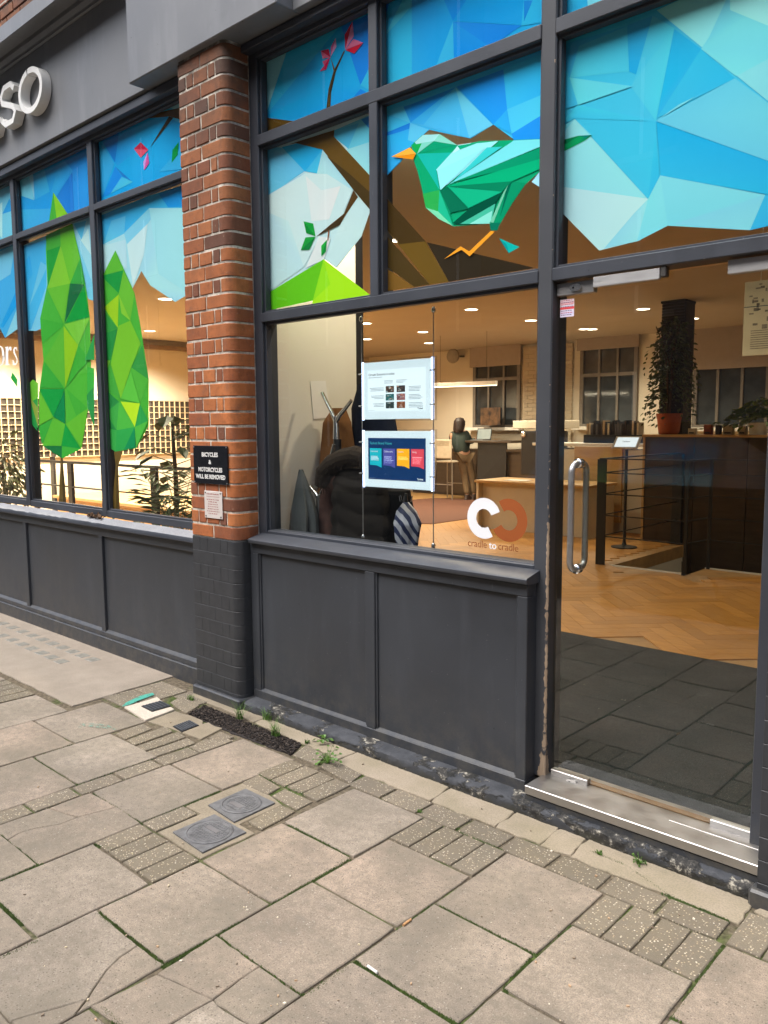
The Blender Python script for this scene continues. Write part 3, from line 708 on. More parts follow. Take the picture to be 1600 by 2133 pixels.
for sgn, nm in ((-1, 'pull_handle'), (1, 'pull_handle')):
    yo = YD + sgn*.058; r = .0125; pth = []
    for i in range(7): a = math.pi/2*i/6; pth.append((HX, YD + sgn*(.022 + .036*math.sin(a)), HZ0 + .036*(1-math.cos(a))))
    for i in range(7): a = math.pi/2*i/6; pth.append((HX, YD + sgn*(.022 + .036*math.cos(a)), HZ1 - .036 + .036*math.sin(a)))
    h = MB(); h.tube([(HX, YD+sgn*.004, HZ0)] + pth + [(HX, YD+sgn*.004, HZ1)], r, 16); hd = build(nm, h, STEEL, door, smooth=True)
    for z_ in (HZ0, HZ1):
        c = MB(); c.lathe((HX, YD+sgn*.005, z_), [(.019, 0), (.019, .010), (.015, .014)], 20, (0, sgn, 0)); build('rose', c, CHROME, hd, smooth=True)

# --- left bay
wl = thing('shop_window', (-6.3, YL, .93), None, None, parent=shop)
ML = [(-6.400, -6.338), (-5.200, -5.138), (-7.600, -7.538)]
for a, b_ in ML: part('mullion', wl, PAINT, (a, b_, YL, YL+.10, .94, 3.47))
XS = [(-8.738, -7.600), (-7.538, -6.400), (-6.338, -5.200), (-5.138, PX0-.002)]
part('jamb', wl, PAINT, (-8.80, -8.738, YL, YL+.1, .94, 3.47)); part('head_rail', wl, PAINT, (-8.80, PX0-.003, YL-.003, YL+.098, 3.425, 3.49)); part('head_mould', wl, PAINT, (-8.80, PX0-.003, .085, .129, 3.452, 3.505))
for x0, x1 in XS:
    part('transom', wl, PAINT, (x0, x1, YL-.002, YL+.096, 2.978, 3.018))
    part('bottom_rail', wl, PAINT, (x0, x1, YL+.002, YL+.09, .935, .982))
    for z0, z1 in ((.982, 2.978), (3.018, 3.425)):
        w = .012; part('glazing_bead', wl, PAINT, (x0, x0+w, YL+.016, YLG, z0, z1), (x1-w, x1, YL+.016, YLG, z0, z1), (x0+w, x1-w, YL+.016, YLG, z0, z0+w), (x0+w, x1-w, YL+.016, YLG, z1-w, z1), bev=.0015)
        g = MB(); g.box(x0+.002, x1-.002, YLG, YLG+.005, z0+.002, z1-.002); build('pane', g, GLASS, wl)
LEAD = m_cement('white_flashing', (.34, .345, .36), (.22, .22, .235))
s_ = MB(); nseg = 90
prof = [(.066, .868), (.060, .873), (.060, .889), (.066, .900), (.132, .930)]
vs = []; fs = []
for i in range(nseg+1):
    x_ = -8.80 + (8.80+PX0-.002)*i/nseg
    for j, (a, b_) in enumerate(prof): vs.append((x_, a + (rg.uniform(-.0025, .0025) if j in (3,) and x_ < -5 else 0), b_ + (rg.uniform(-.003, .003) if j >= 3 and x_ < -5.0 else 0)))
for i in range(nseg):
    for j in range(3): fs.append((i*5+j, (i+1)*5+j, (i+1)*5+j+1, i*5+j+1))
s_.add(vs, fs); build('sill', s_, PAINT, wl, smooth=True)
s2 = MB(); fs2 = [(i*5+3, (i+1)*5+3, (i+1)*5+4, i*5+4) for i in range(nseg)]; s2.add([Vector(v) for v in vs], fs2); build('sill_flashing', s2, LEAD, wl, smooth=True)
# rotten bit of the sill at the mullion foot
rt = MB()
for i in range(26):
    c = Vector((-5.36 + rg.uniform(0, .19), .118 + rg.uniform(-.02, .014), .938 + rg.uniform(-.006, .012))); a = Vector((rg.uniform(-1, 1), rg.uniform(-.3, .3), rg.uniform(-.4, .4))); b_ = a.cross(Vector((0, 0, 1)))
    rt.obox(c, a, b_, a.cross(b_), rg.uniform(.008, .022), rg.uniform(.004, .009), rg.uniform(.003, .007))
build('rotten_wood', rt, mat('rotten_timber', (.11, .06, .03), .9, var=.6, scale=60), wl)
rl = thing('stall_riser', (-6.3, .09, 0), None, None, parent=shop)
SL = [(-5.205, -5.155), (-6.405, -6.355), (-7.605, -7.555), (-8.80, -8.75)]
part('top_rail', rl, PAINTR, (-8.80, PX0-.003, .09, .14, .808, .868)); part('bottom_rail', rl, PAINTR, (-8.80, PX0-.003, .088, .14, .100, .134)); part('base_board', rl, PAINTR, (-8.80, PX0-.003, .078, .15, -.03, .100), bev=.005)
for a, b_ in SL: part('stile', rl, PAINTR, (a, b_, .091, .14, .134, .808))
for x0, x1 in ((-8.75, -7.605), (-7.555, -6.405), (-6.355, -5.205), (-5.155, PX0-.003)): 
    part('panel', rl, PAINTR, (x0, x1, .110, .135, .134, .808))
    q = MB(); q.prism([(x0, .0895, .134), (x0, .112, .150), (x0, .112, .134)], (x1-x0, 0, 0)); build('weathering', q, PAINTR, rl)
# rest of the front, outside the picture
pier_b = thing('brick_pier', (-3.7175+3.135, 0, 0), None, None, parent=shop)
for ch in list(pier.children):
    inst(ch, ch.name.split('.')[0], WORG[ch.name]+Vector((3.135, 0, 0)), pier_b)
XP = -.372
w3 = thing('shop_window', (1.3, YF, .95), None, None, parent=shop)
for a, b_ in ((XP-.004, XP+.06), (.70, .752), (1.82, 1.872), (2.90, 2.97)): part('mullion', w3, PAINT, (a, b_, YF, YB, .955, 3.49))
for x0, x1 in ((XP+.06, .70), (.752, 1.82), (1.872, 2.90)):
    for z0, z1 in ((3.007, 3.062), (2.104, 2.153), (3.445, 3.495), (.955, .984)): part('transom', w3, PAINT, (x0, x1, YF-.002, YB-.003, z0, z1))
    for z0, z1 in ((.984, 2.104), (2.153, 3.007), (3.062, 3.445)): g = MB(); g.box(x0, x1, YG, YG+.005, z0, z1); build('pane', g, GLASS, w3)
part('sill', w3, PAINT, (XP+.002, 2.97, .052, .25, .918, .954))
r3 = thing('stall_riser', (1.3, .085, .05), None, None, parent=shop)
part('top_rail', r3, PAINTR, (XP, 2.97, .085, .14, .866, .9165)); part('bottom_rail', r3, PAINTR, (XP, 2.97, .085, .14, .040, .098))
for a in (XP, .70, 1.82, 2.91): part('stile', r3, PAINTR, (a, a+.06, .086, .14, .098, .866))
for a, b_ in ((XP+.06, .70), (.76, 1.82), (1.88, 2.91)): part('panel', r3, PAINTR, (a, b_, .103, .13, .10, .864))
for x0, x1 in ((-14.5, -8.805), (2.972, 3.4)):
    part('side_wall', shop, PAINTR, (x0, x1, .10, .40, -.03, 3.49))
# ------------------------------------------------------------------ printed window film (flat print behind the panes)
CROP = dict(c1=(0, 0, .35, .35), c2=(520, 0, .4, .4), c3=(1100, 0, .3125, .3125), c4=(0, 400, .328125, .328125))
class Film:
    def __init__(s, win, crop, yb): s.w = win; s.k = CROP[crop]; s.y = yb; s.d = 0.0; s.fade = .03
    def fig(s, name, polys, clip):
        x0, x1, z0, z1 = clip; mb = MB()
        for h, pts in polys:
            P_ = []
            for a, b_ in pts:
                q = on_y(s.k[0] + a*s.k[2], s.k[1] + b_*s.k[3], s.y); P_.append((q.x, q.z))
            # clip to the cell (Sutherland-Hodgman)
            for ax, lim, sg in ((0, x0, 1), (0, x1, -1), (1, z0, 1), (1, z1, -1)):
                out = []
                for i in range(len(P_)):
                    p, q = P_[i-1], P_[i]; ip = (p[ax]-lim)*sg >= 0; iq = (q[ax]-lim)*sg >= 0
                    if ip != iq:
                        t = (lim-p[ax])/(q[ax]-p[ax]); out.append((p[0]+(q[0]-p[0])*t, p[1]+(q[1]-p[1])*t))
                    if iq: out.append(q)
                P_ = out
                if len(P_) < 3: break
            if len(P_) < 3: continue
            s.d += .00016
            pp = [Vector((p[0], s.y + .0105 - s.d, p[1])) for p in P_]
            base = srgb(h); fade = s.fade if name == 'sky_film' else 0.0
            def vc(p):   # the print blends softly from corner to corner of each facet
                q_ = math.sin(p[0]*12.9+p[1]*78.2)*43758.5453; q_ = q_-math.floor(q_); w_ = fade*(.35+1.3*q_); d_ = 1-(.08*math.sin(q_*40) if name == 'sky_film' else .03*math.sin(q_*40))
                return tuple(min(.98, (v*d_+(.93-v*d_)*w_)*k_) for v, k_ in zip(base, ((.45+.65*min(1, base[0]/.55), 1.2+.42*(1-min(1, base[1]/.45)), 1.5) if name == 'sky_film' else (1.1, 1.2, 1.32))))
            vcs = [vc(p) for p in P_]
            for t in tessellate_polygon([pp]): mb.add([pp[i] for i in t], [(0, 1, 2)], [vcs[i] for i in t])
        if mb.v: build(name, mb, FILM, s.w)
def cell(k, m_=.006): x0, x1, z0, z1 = CELLS[k]; return (x0-m_, x1+m_, z0-m_, z1+m_)
F = Film(wr, 'c2', YG+.0045)
F.fig('sky_film', [('#2ba6ea', [(40,230),(640,-40),(640,500),(40,720)]), ('#a6d6e2', [(50,240),(210,190),(75,600),(40,620)]), ('#45b9ee', [(210,190),(470,80),(465,130),(75,605)]),
 ('#04a2ea', [(75,600),(465,130),(480,250),(410,440),(415,560),(240,632)]), ('#4fbff2', [(400,105),(640,-20),(640,62),(470,130)]), ('#0a70d2', [(470,135),(640,58),(640,300),(570,440)]),
 ('#1f9cec', [(470,135),(570,440),(550,500),(415,560),(410,440),(480,260)]), ('#48b4f0', [(570,440),(640,300),(640,480)]), ('#1072ca', [(535,500),(570,460),(612,482)])], cell('ul'))
F.fig('branch_film', [('#6a4a1b', [(60,608),(250,632),(60,705)]), ('#54401f', [(484,262),(490,262),(442,372),(418,480),(414,565),(392,570),(404,460),(430,368)]), ('#3f2f18', [(484,262),(442,372),(418,480),(404,500),(432,372)]), ('#6a5126', [(416,300),(424,318),(440,365),(432,372)])], cell('ul'))
F.fig('flower_film', [('#c81a3c', [(365,262),(405,252),(415,296)]), ('#ff6c8c', [(365,262),(415,296),(374,302)]), ('#f2a8cc', [(442,195),(446,240),(416,292)]), ('#e46a9c', [(442,195),(416,292),(418,240)]), ('#f5557a', [(374,318),(414,296),(392,360)]), ('#d81f50', [(414,296),(392,360),(360,369)]), 
 ('#e31e38', [(490,178),(530,108),(492,256)]), ('#f48ab0', [(530,108),(537,185),(492,256)]), ('#f8799a', [(494,256),(535,200),(586,220)]), ('#e2203c', [(494,258),(586,220),(540,276)])], cell('ul'))
F.fig('sky_film', [('#2aa0ec', [(680,480),(680,-60),(1540,-60),(1540,150)]), ('#3db4f2', [(680,-40),(840,-160),(840,402),(680,460)]), ('#62c4f4', [(695,190),(800,-20),(840,-60),(840,30)]), ('#2b98ea', [(840,-120),(1000,-20),(1055,108),(965,345),(840,402)]), ('#0a82da', [(1000,-20),(1055,106),(1135,-20)]),
 ('#1b94ea', [(1135,-20),(1425,-20),(1425,130),(1055,106)]), ('#0b7ad6', [(1055,110),(1412,130),(1250,242)]), ('#1586e0', [(1055,110),(1250,242),(1060,312)]), ('#4db6f4', [(1055,110),(1060,312),(965,347)]), ('#43b2f4', [(1425,-20),(1540,-40),(1540,110),(1412,132)]), ('#0d7ccf', [(1425,0),(1470,0),(1425,110)]), ('#0c6cc4', [(690,20),(725,8),(700,90)])], cell('um'))
F.fig('sky_film', [('#d2eaf0', [(60,640),(640,590),(640,1085),(622,1105),(582,1228),(450,1393),(390,1350),(80,1540)]), ('#7fc6ee', [(430,680),(640,590),(640,930)]), ('#1c7cc8', [(578,622),(640,595),(640,690)]), ('#a8daf2', [(500,778),(640,732),(640,930)]), ('#6cc0ee', [(430,680),(565,640),(510,772),(436,712)]),
 ('#82c4ee', [(60,760),(170,768),(285,890),(60,1040)]), ('#2eaeec', [(165,765),(245,745),(378,776),(285,892)]), ('#5cbeee', [(285,892),(378,776),(348,902)]), ('#bde2f0', [(378,776),(540,990),(480,962),(348,902)]), ('#90caee', [(60,1030),(285,900),(296,925),(95,1110)]), ('#daeef1', [(285,902),(400,905),(535,990),(480,1130),(380,1200),(280,1390),(90,1525),(80,1024)]),
 ('#cbe7ef', [(80,1100),(200,1150),(280,1390),(90,1520)]), ('#eef6ea', [(290,915),(372,990),(472,968),(412,1142),(320,1152)]), ('#f0f6e6', [(360,1230),(420,1240),(385,1352),(290,1395)]), ('#d6edf2', [(558,1028),(626,1100),(580,1232),(448,1393),(390,1350),(470,1170)])], cell('ml'))
F.fig('branch_film', [('#6c4c1e', [(200,752),(440,676),(437,710),(640,930),(640,1110),(540,990),(378,778),(240,745)]), ('#4e391b', [(400,812),(520,905),(640,1015),(640,1110),(540,990)]), ('#5e3f1e', [(540,990),(563,1026),(497,1120),(470,1170),(345,1232),(430,1160),(490,1112)]), ('#47331b', [(490,1118),(470,1170),(345,1232),(430,1165)]), ('#a05a30', [(408,1200),(414,1200),(408,1252),(403,1252)])], cell('ml'))
F.fig('leaf_film', [('#1fa43c', [(280,1152),(330,1164),(342,1230)]), ('#128a34', [(280,1152),(342,1230),(294,1214)]), ('#23a03e', [(290,1236),(342,1232),(265,1303)]), ('#17813a', [(342,1232),(310,1301),(265,1303)]), ('#2cae40', [(372,1280),(402,1248),(373,1335)]), ('#178a38', [(402,1248),(396,1310),(373,1335)])], cell('ml'))
F.fig('hill_film', [('#6cc81e', [(80,1535),(385,1350),(330,1565),(80,1620)]), ('#a2d81c', [(385,1350),(640,1545),(640,1560),(320,1600)]), ('#8fd21e', [(385,1350),(420,1480),(330,1565)])], cell('ml'))
F.fig('sky_film', [('#4ab4f0', [(690,560),(1530,255),(1530,738),(1382,730),(1270,650),(1150,722),(935,676),(868,740),(830,772),(790,842),(700,930)]), ('#2b92e4', [(690,590),(842,543),(838,640)]), ('#62bef2', [(690,588),(800,552),(838,640)]), ('#0f70cc', [(690,715),(690,700),(835,640),(832,672)]), ('#1e8ae0', [(842,543),(1072,455),(965,560),(838,640)]), ('#5cb6f0', [(1072,455),(838,640),(1145,720)]), ('#46a8ec', [(1072,455),(838,640),(905,650)]), ('#7cc8f6', [(1072,455),(1268,650),(1145,720)]), ('#0c82da', [(1078,452),(1322,362),(1342,570),(1270,650)]), ('#3eb2f2', [(1322,360),(1530,280),(1530,492),(1342,570)]),
 ('#58bcf4', [(1342,570),(1530,490),(1530,600),(1365,697)]), ('#197ed4', [(1365,697),(1530,595),(1530,740),(1376,730)]), ('#2e9ae6', [(1270,650),(1342,570),(1365,697)]), ('#3aa2e8', [(700,716),(830,672),(905,672),(850,752),(790,838),(700,930)]), ('#6ec0f0', [(838,640),(935,676),(862,742),(826,730)])], cell('mm'))
F.fig('branch_film', [('#463216', [(690,1010),(712,1028),(920,1260),(780,1272),(690,1160)]), ('#6b4e1c', [(690,1165),(780,1272),(918,1257),(1040,1468),(940,1482)]), ('#4a3719', [(690,1200),(940,1482),(860,1495),(690,1370)]), ('#7c5622', [(690,1380),(860,1495),(690,1520)]), ('#33281a', [(925,1262),(1490,1396),(1040,1468)])], cell('mm'))
F.fig('bird_film', [('#0aa26c', [(845,756),(900,706),(990,700),(1085,757),(1200,736),(1380,730),(1530,724),(1530,880),(1440,960),(1370,1062),(1305,1170),(1250,1166),(1065,1180),(990,1142),(920,1082),(905,1010),(885,920),(858,840)]),
 ('#a6dfd6', [(862,742),(905,704),(992,699),(962,736),(885,770)]), ('#8ad6bc', [(992,699),(1085,757),(962,736)]), ('#15a84c', [(845,756),(962,736),(875,800)]), ('#0a9a6a', [(962,736),(1085,757),(875,802)]), ('#7ed0b8', [(875,802),(962,736),(900,745)]), 
 ('#18b49e', [(875,802),(1062,795),(975,885),(992,990)]), ('#0aa268', [(862,835),(875,802),(992,990),(908,1012)]), ('#2ca84c', [(905,1010),(992,990),(985,1102),(920,1082)]), ('#74cf9c', [(920,1082),(985,1102),(1065,1180),(990,1142)]), ('#1fae80', [(985,1102),(992,992),(1065,1178)]),
 ('#8fdcd8', [(975,885),(1062,790),(1090,756),(1242,742),(1300,735),(1030,965)]), ('#b4e6e6', [(1090,756),(1160,745),(1062,800)]), ('#0fa070', [(1085,760),(1245,735),(1200,742),(1100,780)]), ('#70d2d0', [(1040,962),(1380,733),(1530,726),(1530,760)]), ('#8adcdc', [(980,890),(1232,772),(998,992)]), ('#36c0b8', [(1060,950),(1320,765),(1240,770)]), ('#0b8c60', [(1060,952),(1530,765),(1530,840),(1300,892)]), ('#0aa46c', [(1035,972),(1300,892),(1530,825),(1530,875),(1372,945)]),
 ('#0a7a52', [(1035,972),(1372,945),(1320,1000)]), ('#13a876', [(1040,975),(1320,1000),(1145,1085)]), ('#0b6848', [(995,992),(1035,972),(1145,1088),(1050,1110)]), ('#0e8a5c', [(1000,1000),(1050,1110),(1065,1178)]), ('#074c36', [(1060,1165),(1150,1086),(1320,1000),(1282,1066),(1100,1168)]), ('#3fae8a', [(1100,1168),(1285,1062),(1262,1166)]), ('#82d4bc', [(1150,1168),(1270,1098),(1260,1166)]),
 ('#0c8a5c', [(1372,948),(1445,955),(1372,1062),(1310,1168),(1255,1162)]), ('#6cba94', [(1352,965),(1330,1000),(1258,1158),(1275,1162)]), ('#066046', [(1372,948),(1310,1130),(1345,980)]), ('#0c6c50', [(1255,1164),(1312,1160),(1296,1202),(1260,1202)]), ('#f0a83a', [(745,818),(840,770),(872,802)]), ('#df881c', [(745,818),(872,803),(856,833)]), 
 ('#e8962a', [(1262,1204),(1282,1208),(1152,1336),(1110,1302),(1020,1350),(1104,1284),(1150,1310)]), ('#10a698', [(1305,1242),(1412,1288),(1355,1320)]), ('#0d8c84', [(1305,1242),(1355,1320),(1345,1275)]), ('#9fd4ee', [(1475,950),(1530,880),(1530,985)])], cell('mm'))
F = Film(wr, 'c3', YG+.0045); F.fade = .06
F.fig('sky_film', [('#50c2ee', [(190,300),(190,260),(1680,-300),(1680,1485),(1475,1531),(925,1500),(720,1606),(468,1667),(190,1385)]), ('#36b2e6', [(190,300),(652,165),(270,512)]), ('#5cc8ee', [(330,300),(652,168),(665,470),(270,512)]), ('#2cb0e8', [(652,163),(822,98),(712,490),(666,472)]), ('#62caf0', [(822,98),(970,182),(880,622),(845,802),(680,575),(712,490)]), ('#1cb0ec', [(967,186),(1147,320),(850,785),(880,622)]), ('#3abcec', [(1147,320),(1372,516),(850,785)]),
 ('#9fe2f8', [(850,62),(1680,740),(1680,-320)]), ('#8cdaf6', [(1320,-20),(1200,240),(1147,320),(1380,502),(1680,340),(1680,-60)]), ('#a8e6fa', [(1340,-100),(1680,-320),(1680,200),(1340,60)]), ('#80d0e6', [(1372,516),(1680,742),(1680,1098),(846,802)]), ('#8ed8ea', [(1372,516),(1110,640),(846,802),(1000,690)]), ('#17b0ea', [(848,806),(1680,1100),(1680,1308),(876,1166)]), ('#58c8f0', [(305,786),(846,806),(872,1170),(795,1325)]), ('#48c0ee', [(840,900),(872,1170),(795,1325)]),
 ('#76d2f2', [(270,512),(690,570),(325,696)]), ('#4ac0ee', [(190,540),(270,512),(325,694),(190,740)]), ('#54c6f0', [(325,696),(846,804),(305,786),(190,842)]), ('#86d6ee', [(190,860),(305,788),(420,900),(190,930)]), ('#a0dcee', [(305,790),(795,1326),(190,1240),(190,930)]), ('#c0e6ea', [(190,1238),(795,1322),(742,1600),(468,1668),(190,1385)]), ('#a6dcea', [(795,1322),(700,1420),(500,1655),(720,1606),(745,1560)]), ('#94d8ec', [(795,1322),(876,1166),(925,1502),(720,1608)]), ('#8fd4ec', [(876,1166),(1577,1295),(1475,1532),(925,1502)]), ('#9adaec', [(960,1490),(1577,1296),(1475,1532)]), ('#3ab2e0', [(1577,1295),(1680,1308),(1680,1484),(1475,1532)])], cell('mr'))
F.fig('tail_film', [('#0aa05a', [(190,912),(240,926),(330,902),(422,897),(375,932),(190,1028)]), ('#07804e', [(190,925),(240,930),(335,903),(260,950),(190,985)]), ('#0d7d6c', [(330,902),(422,897),(330,944),(372,915)])], cell('mr'))
F.fig('sky_film', [('#35aeee', [(190,130),(190,-120),(900,-400),(900,-100)]), ('#8ed2f2', [(385,-60),(560,-160),(560,0),(395,62)]), ('#5cc0f0', [(560,-160),(900,-300),(900,-100),(560,10)])], cell('ur'))
# left bay
LC = lambda i, up: (XS[i][0]-.006, XS[i][1]+.006, (3.012 if up else .976), (3.431 if up else 2.984))
F = Film(wl, 'c1', YLG+.0045)
F.fig('sky_film', [('#1aa2e6', [(560,840),(560,800),(1120,560),(1120,1000),(560,1220)]), ('#0f74ca', [(590,822),(702,768),(676,966)]), ('#2d98e4', [(702,768),(800,718),(800,900),(690,985),(676,966)]), ('#44a8e8', [(560,800),(672,970),(605,1155),(560,1190)]), ('#1480d8', [(678,990),(716,1050),(650,1150),(600,1175)]), ('#0b68bc', [(676,986),(776,1076),(718,1046)]), ('#60c0ee', [(716,1050),(782,1080),(650,1150)]), ('#b9e2ee', [(940,650),(1120,560),(1120,660)]), ('#5cbcea', [(935,665),(1010,640),(1120,680),(1120,760)]), ('#48b2ea', [(940,1020),(1120,820),(1120,1000)])], LC(3, 1))
F.fig('branch_film', [('#6a4818', [(805,708),(880,680),(1120,625),(1120,725),(1000,690)]), ('#463722', [(998,690),(1024,698),(885,876)])], LC(3, 1))
F.fig('flower_film', [('#cf2444', [(830,844),(876,890),(790,884)]), ('#ee566c', [(790,884),(876,890),(830,936)]), ('#d8a0dc', [(872,905),(846,962),(850,1012)]), ('#e0589c', [(872,905),(881,970),(850,1012)]), ('#0a9844', [(1020,890),(1056,844),(1050,920),(1015,966)])], LC(3, 1))
F.fig('sky_film', [('#2c96e0', [(80,1060),(240,962),(500,850),(560,830),(560,1250),(80,1400)]), ('#8acae6', [(80,1070),(185,1008),(196,1190),(80,1150)]), ('#a8d6ea', [(160,1020),(190,1004),(200,1190)]), ('#4aa8e4', [(190,1005),(250,968),(290,1140),(200,1190)]), ('#1c82d2', [(360,930),(500,862),(512,962),(425,1012)]), ('#3f9ee4', [(360,930),(425,1012),(330,1165),(300,1140)]), ('#2a8cdc', [(425,1012),(560,930),(560,1240),(440,1255)]), ('#0d6ec8', [(330,1172),(425,1022),(436,1255),(392,1272)]), ('#4eaae4', [(80,1248),(300,1240),(292,1322),(80,1400)])], LC(2, 1))
F.fig('tree_film', [('#8fcd2a', [(312,1143),(400,1275),(360,1310),(330,1300)]), ('#4db238', [(312,1143),(332,1302),(286,1325)])], LC(2, 1))
F.fig('sky_film', [('#8cc8ea', [(-200,1200),(80,1040),(120,1400),(-200,1500)]), ('#2f98e0', [(10,1272),(52,1180),(80,1250)]), ('#b8def0', [(-100,1300),(10,1200),(10,1420)])], LC(1, 1))
F = Film(wl, 'c4', YLG+.0045)
F.fig('sky_film', [('#90c9ec', [(110,350),(620,130),(620,700),(555,680),(540,650),(450,760),(225,880),(110,880)]), ('#5cb2e8', [(110,350),(285,300),(285,600),(190,870),(110,880)]), ('#86c6f0', [(250,440),(292,470),(180,720)]), ('#3f9fe0', [(110,500),(180,400),(200,520),(110,650)]), ('#a9d4ec', [(440,190),(620,130),(620,690),(520,420)]), ('#c6e4f0', [(505,305),(552,230),(572,400)]), ('#6cb6e8', [(460,200),(540,180),(510,300)])], LC(2, 0))
F.fig('sky_film', [('#5cb0ea', [(-260,450),(100,320),(130,850),(25,926),(-15,850),(-120,930),(-260,800)]), ('#0d96e4', [(-5,850),(108,600),(112,700),(12,862)]), ('#9fd2ec', [(28,922),(108,720),(130,850)]), ('#8cc6ec', [(-100,420),(90,330),(60,520),(-60,600)])], LC(1, 0))
F.fig('sky_film', [('#b4dcec', [(600,140),(1200,-60),(1200,640),(1105,697),(945,590),(890,500),(835,610),(780,500),(600,560)]), ('#50b0e6', [(600,160),(940,20),(1200,-60),(1200,100),(940,100),(780,262),(650,330),(600,330)]), ('#2c92dc', [(1000,10),(1200,-60),(1200,90),(1060,95)]), ('#78c0e8', [(650,330),(700,180),(790,150),(782,262)]), ('#9ad0ec', [(780,260),(940,100),(1000,100),(930,200),(800,330)]), ('#aedaee', [(940,100),(1200,100),(1200,650),(1000,520)]), ('#d2e8ec', [(800,330),(930,200),(905,400),(838,600)]), ('#c2e2ee', [(650,340),(790,300),(800,480),(650,540)])], LC(3, 0))
T1 = [('#56b636', [(290,270),(450,200),(505,420),(545,640),(565,800),(572,1100),(556,1370),(515,1622),(390,1692),(270,1612),(240,1500),(245,1250),(270,1070),(250,800),(295,590),(285,370)]), ('#4cac3a', [(285,280),(375,240),(380,338),(290,372)]), ('#259e3a', [(290,372),(380,340),(300,592)]), ('#6dbc30', [(375,230),(455,200),(500,420),(440,580),(380,340)]), ('#86c633', [(380,340),(440,580),(295,612)]), ('#3aa63a', [(505,420),(536,582),(440,580)]), ('#1b683a', [(440,580),(530,586),(405,832)]), ('#129a3a', [(530,590),(562,792),(410,832)]), ('#6cbd33', [(295,612),(436,582),(400,832)]), ('#4cb138', [(295,612),(400,836),(250,802)]), ('#43ac35', [(250,802),(400,836),(395,852),(262,962)]), ('#80c83a', [(405,840),(567,796),(492,972)]), ('#9aca20', [(400,850),(492,972),(410,1242)]), ('#62b733', [(400,850),(410,1242),(275,1072)]), ('#44ae34', [(492,972),(571,1062),(500,1132),(415,1242)]), ('#3eac38', [(275,1072),(406,1246),(248,1242)]), ('#159e3e', [(245,1250),(406,1250),(335,1426)]), ('#0b8846', [(406,1260),(411,1472),(335,1426)]), ('#55b636', [(416,1246),(571,1102),(556,1372),(416,1472)]), ('#49b036', [(416,1246),(556,1372),(480,1420)]), ('#6cbe30', [(244,1262),(335,1430),(243,1482)]), ('#3eac38', [(240,1490),(335,1436),(265,1602)]), ('#62bb32', [(335,1430),(411,1472),(386,1612),(266,1610)]), ('#169e3c', [(411,1472),(511,1630),(386,1612)]), ('#6abd30', [(416,1472),(556,1372),(515,1622)]), ('#1b783a', [(270,1611),(390,1613),(390,1692)]), ('#46b23a', [(390,1613),(512,1630),(390,1692)])]
F.fig('tree_film', T1, LC(2, 0)); F.fig('trunk_film', [('#6a5226', [(382,1688),(396,1688),(426,2060),(368,2060)]), ('#4e3c1c', [(390,1690),(396,1688),(426,2060),(400,2060)])], LC(2, 0))
T2 = [('#4fb036', [(730,370),(852,642),(887,832),(943,1190),(942,1480),(866,1626),(735,1652),(680,1617),(600,1500),(555,1350),(580,1100),(600,900),(650,530)]), ('#62b634', [(730,372),(782,496),(650,530)]), ('#1e983e', [(640,532),(782,496),(752,642)]), ('#a4ce22', [(658,732),(752,650),(746,862)]), ('#6fbc34', [(782,496),(852,642),(826,816),(752,650)]), ('#8cc834', [(752,650),(826,816),(770,770)]), ('#3a9a40', [(640,735),(746,862),(640,905)]), ('#2b9240', [(570,1066),(640,905),(746,866),(702,1066)]), ('#80c42e', [(750,850),(826,816),(892,962),(832,1112),(766,1312),(702,1092)]), ('#3a9840', [(832,1112),(902,972),(943,1190)]), ('#58b43a', [(832,1112),(943,1190),(888,1340)]), ('#7cc038', [(570,1068),(702,1070),(660,1162)]), ('#4aaa3c', [(640,1200),(702,1092),(766,1312),(670,1252)]), ('#2e8d42', [(558,1282),(670,1252),(756,1332),(741,1512),(600,1482)]), ('#3f9e40', [(670,1400),(756,1332),(741,1512)]), ('#5ab43a', [(766,1312),(832,1132),(888,1342)]), ('#b4d624', [(766,1330),(888,1342),(856,1492)]), ('#4cac3c', [(756,1332),(856,1492),(741,1512)]), ('#2f9844', [(888,1346),(942,1452),(856,1492)]), ('#3aa044', [(675,1502),(741,1512),(735,1650),(680,1612)]), ('#2f9c44', [(741,1512),(856,1492),(861,1622),(735,1650)]), ('#15864a', [(856,1492),(861,1626),(790,1632)]), ('#4fae3c', [(856,1492),(942,1452),(866,1622)])]
F.fig('tree_film', T2, LC(3, 0)); F.fig('tree_film', [('#2b9240', [(540,1066),(600,900),(600,1066)]), ('#3fa83c', [(555,1110),(600,1120),(600,1340),(556,1290)]), ('#2e8d42', [(552,1290),(600,1230),(600,1500),(556,1360)])], LC(2, 0))
F.fig('trunk_film', [('#6a5226', [(726,1650),(782,1640),(752,1742),(764,2080),(706,2080),(736,1742)]), ('#4e3c1c', [(742,1700),(752,1742),(764,2080),(738,2080)])], LC(3, 0))
F.fig('bush_film', [('#6ab030', [(190,1210),(212,1190),(244,1214),(243,1480),(190,1300)]), ('#2f8f40', [(185,1340),(238,1310),(243,1500),(190,1450)]), ('#8a9a3a', [(190,1300),(243,1370),(243,1490)]), ('#258a3e', [(185,1380),(243,1520),(190,1460)])], LC(2, 0))
F.fig('leaf_film', [('#2fa040', [(70,1180),(82,1145),(112,1190),(112,1240)])], LC(1, 0))
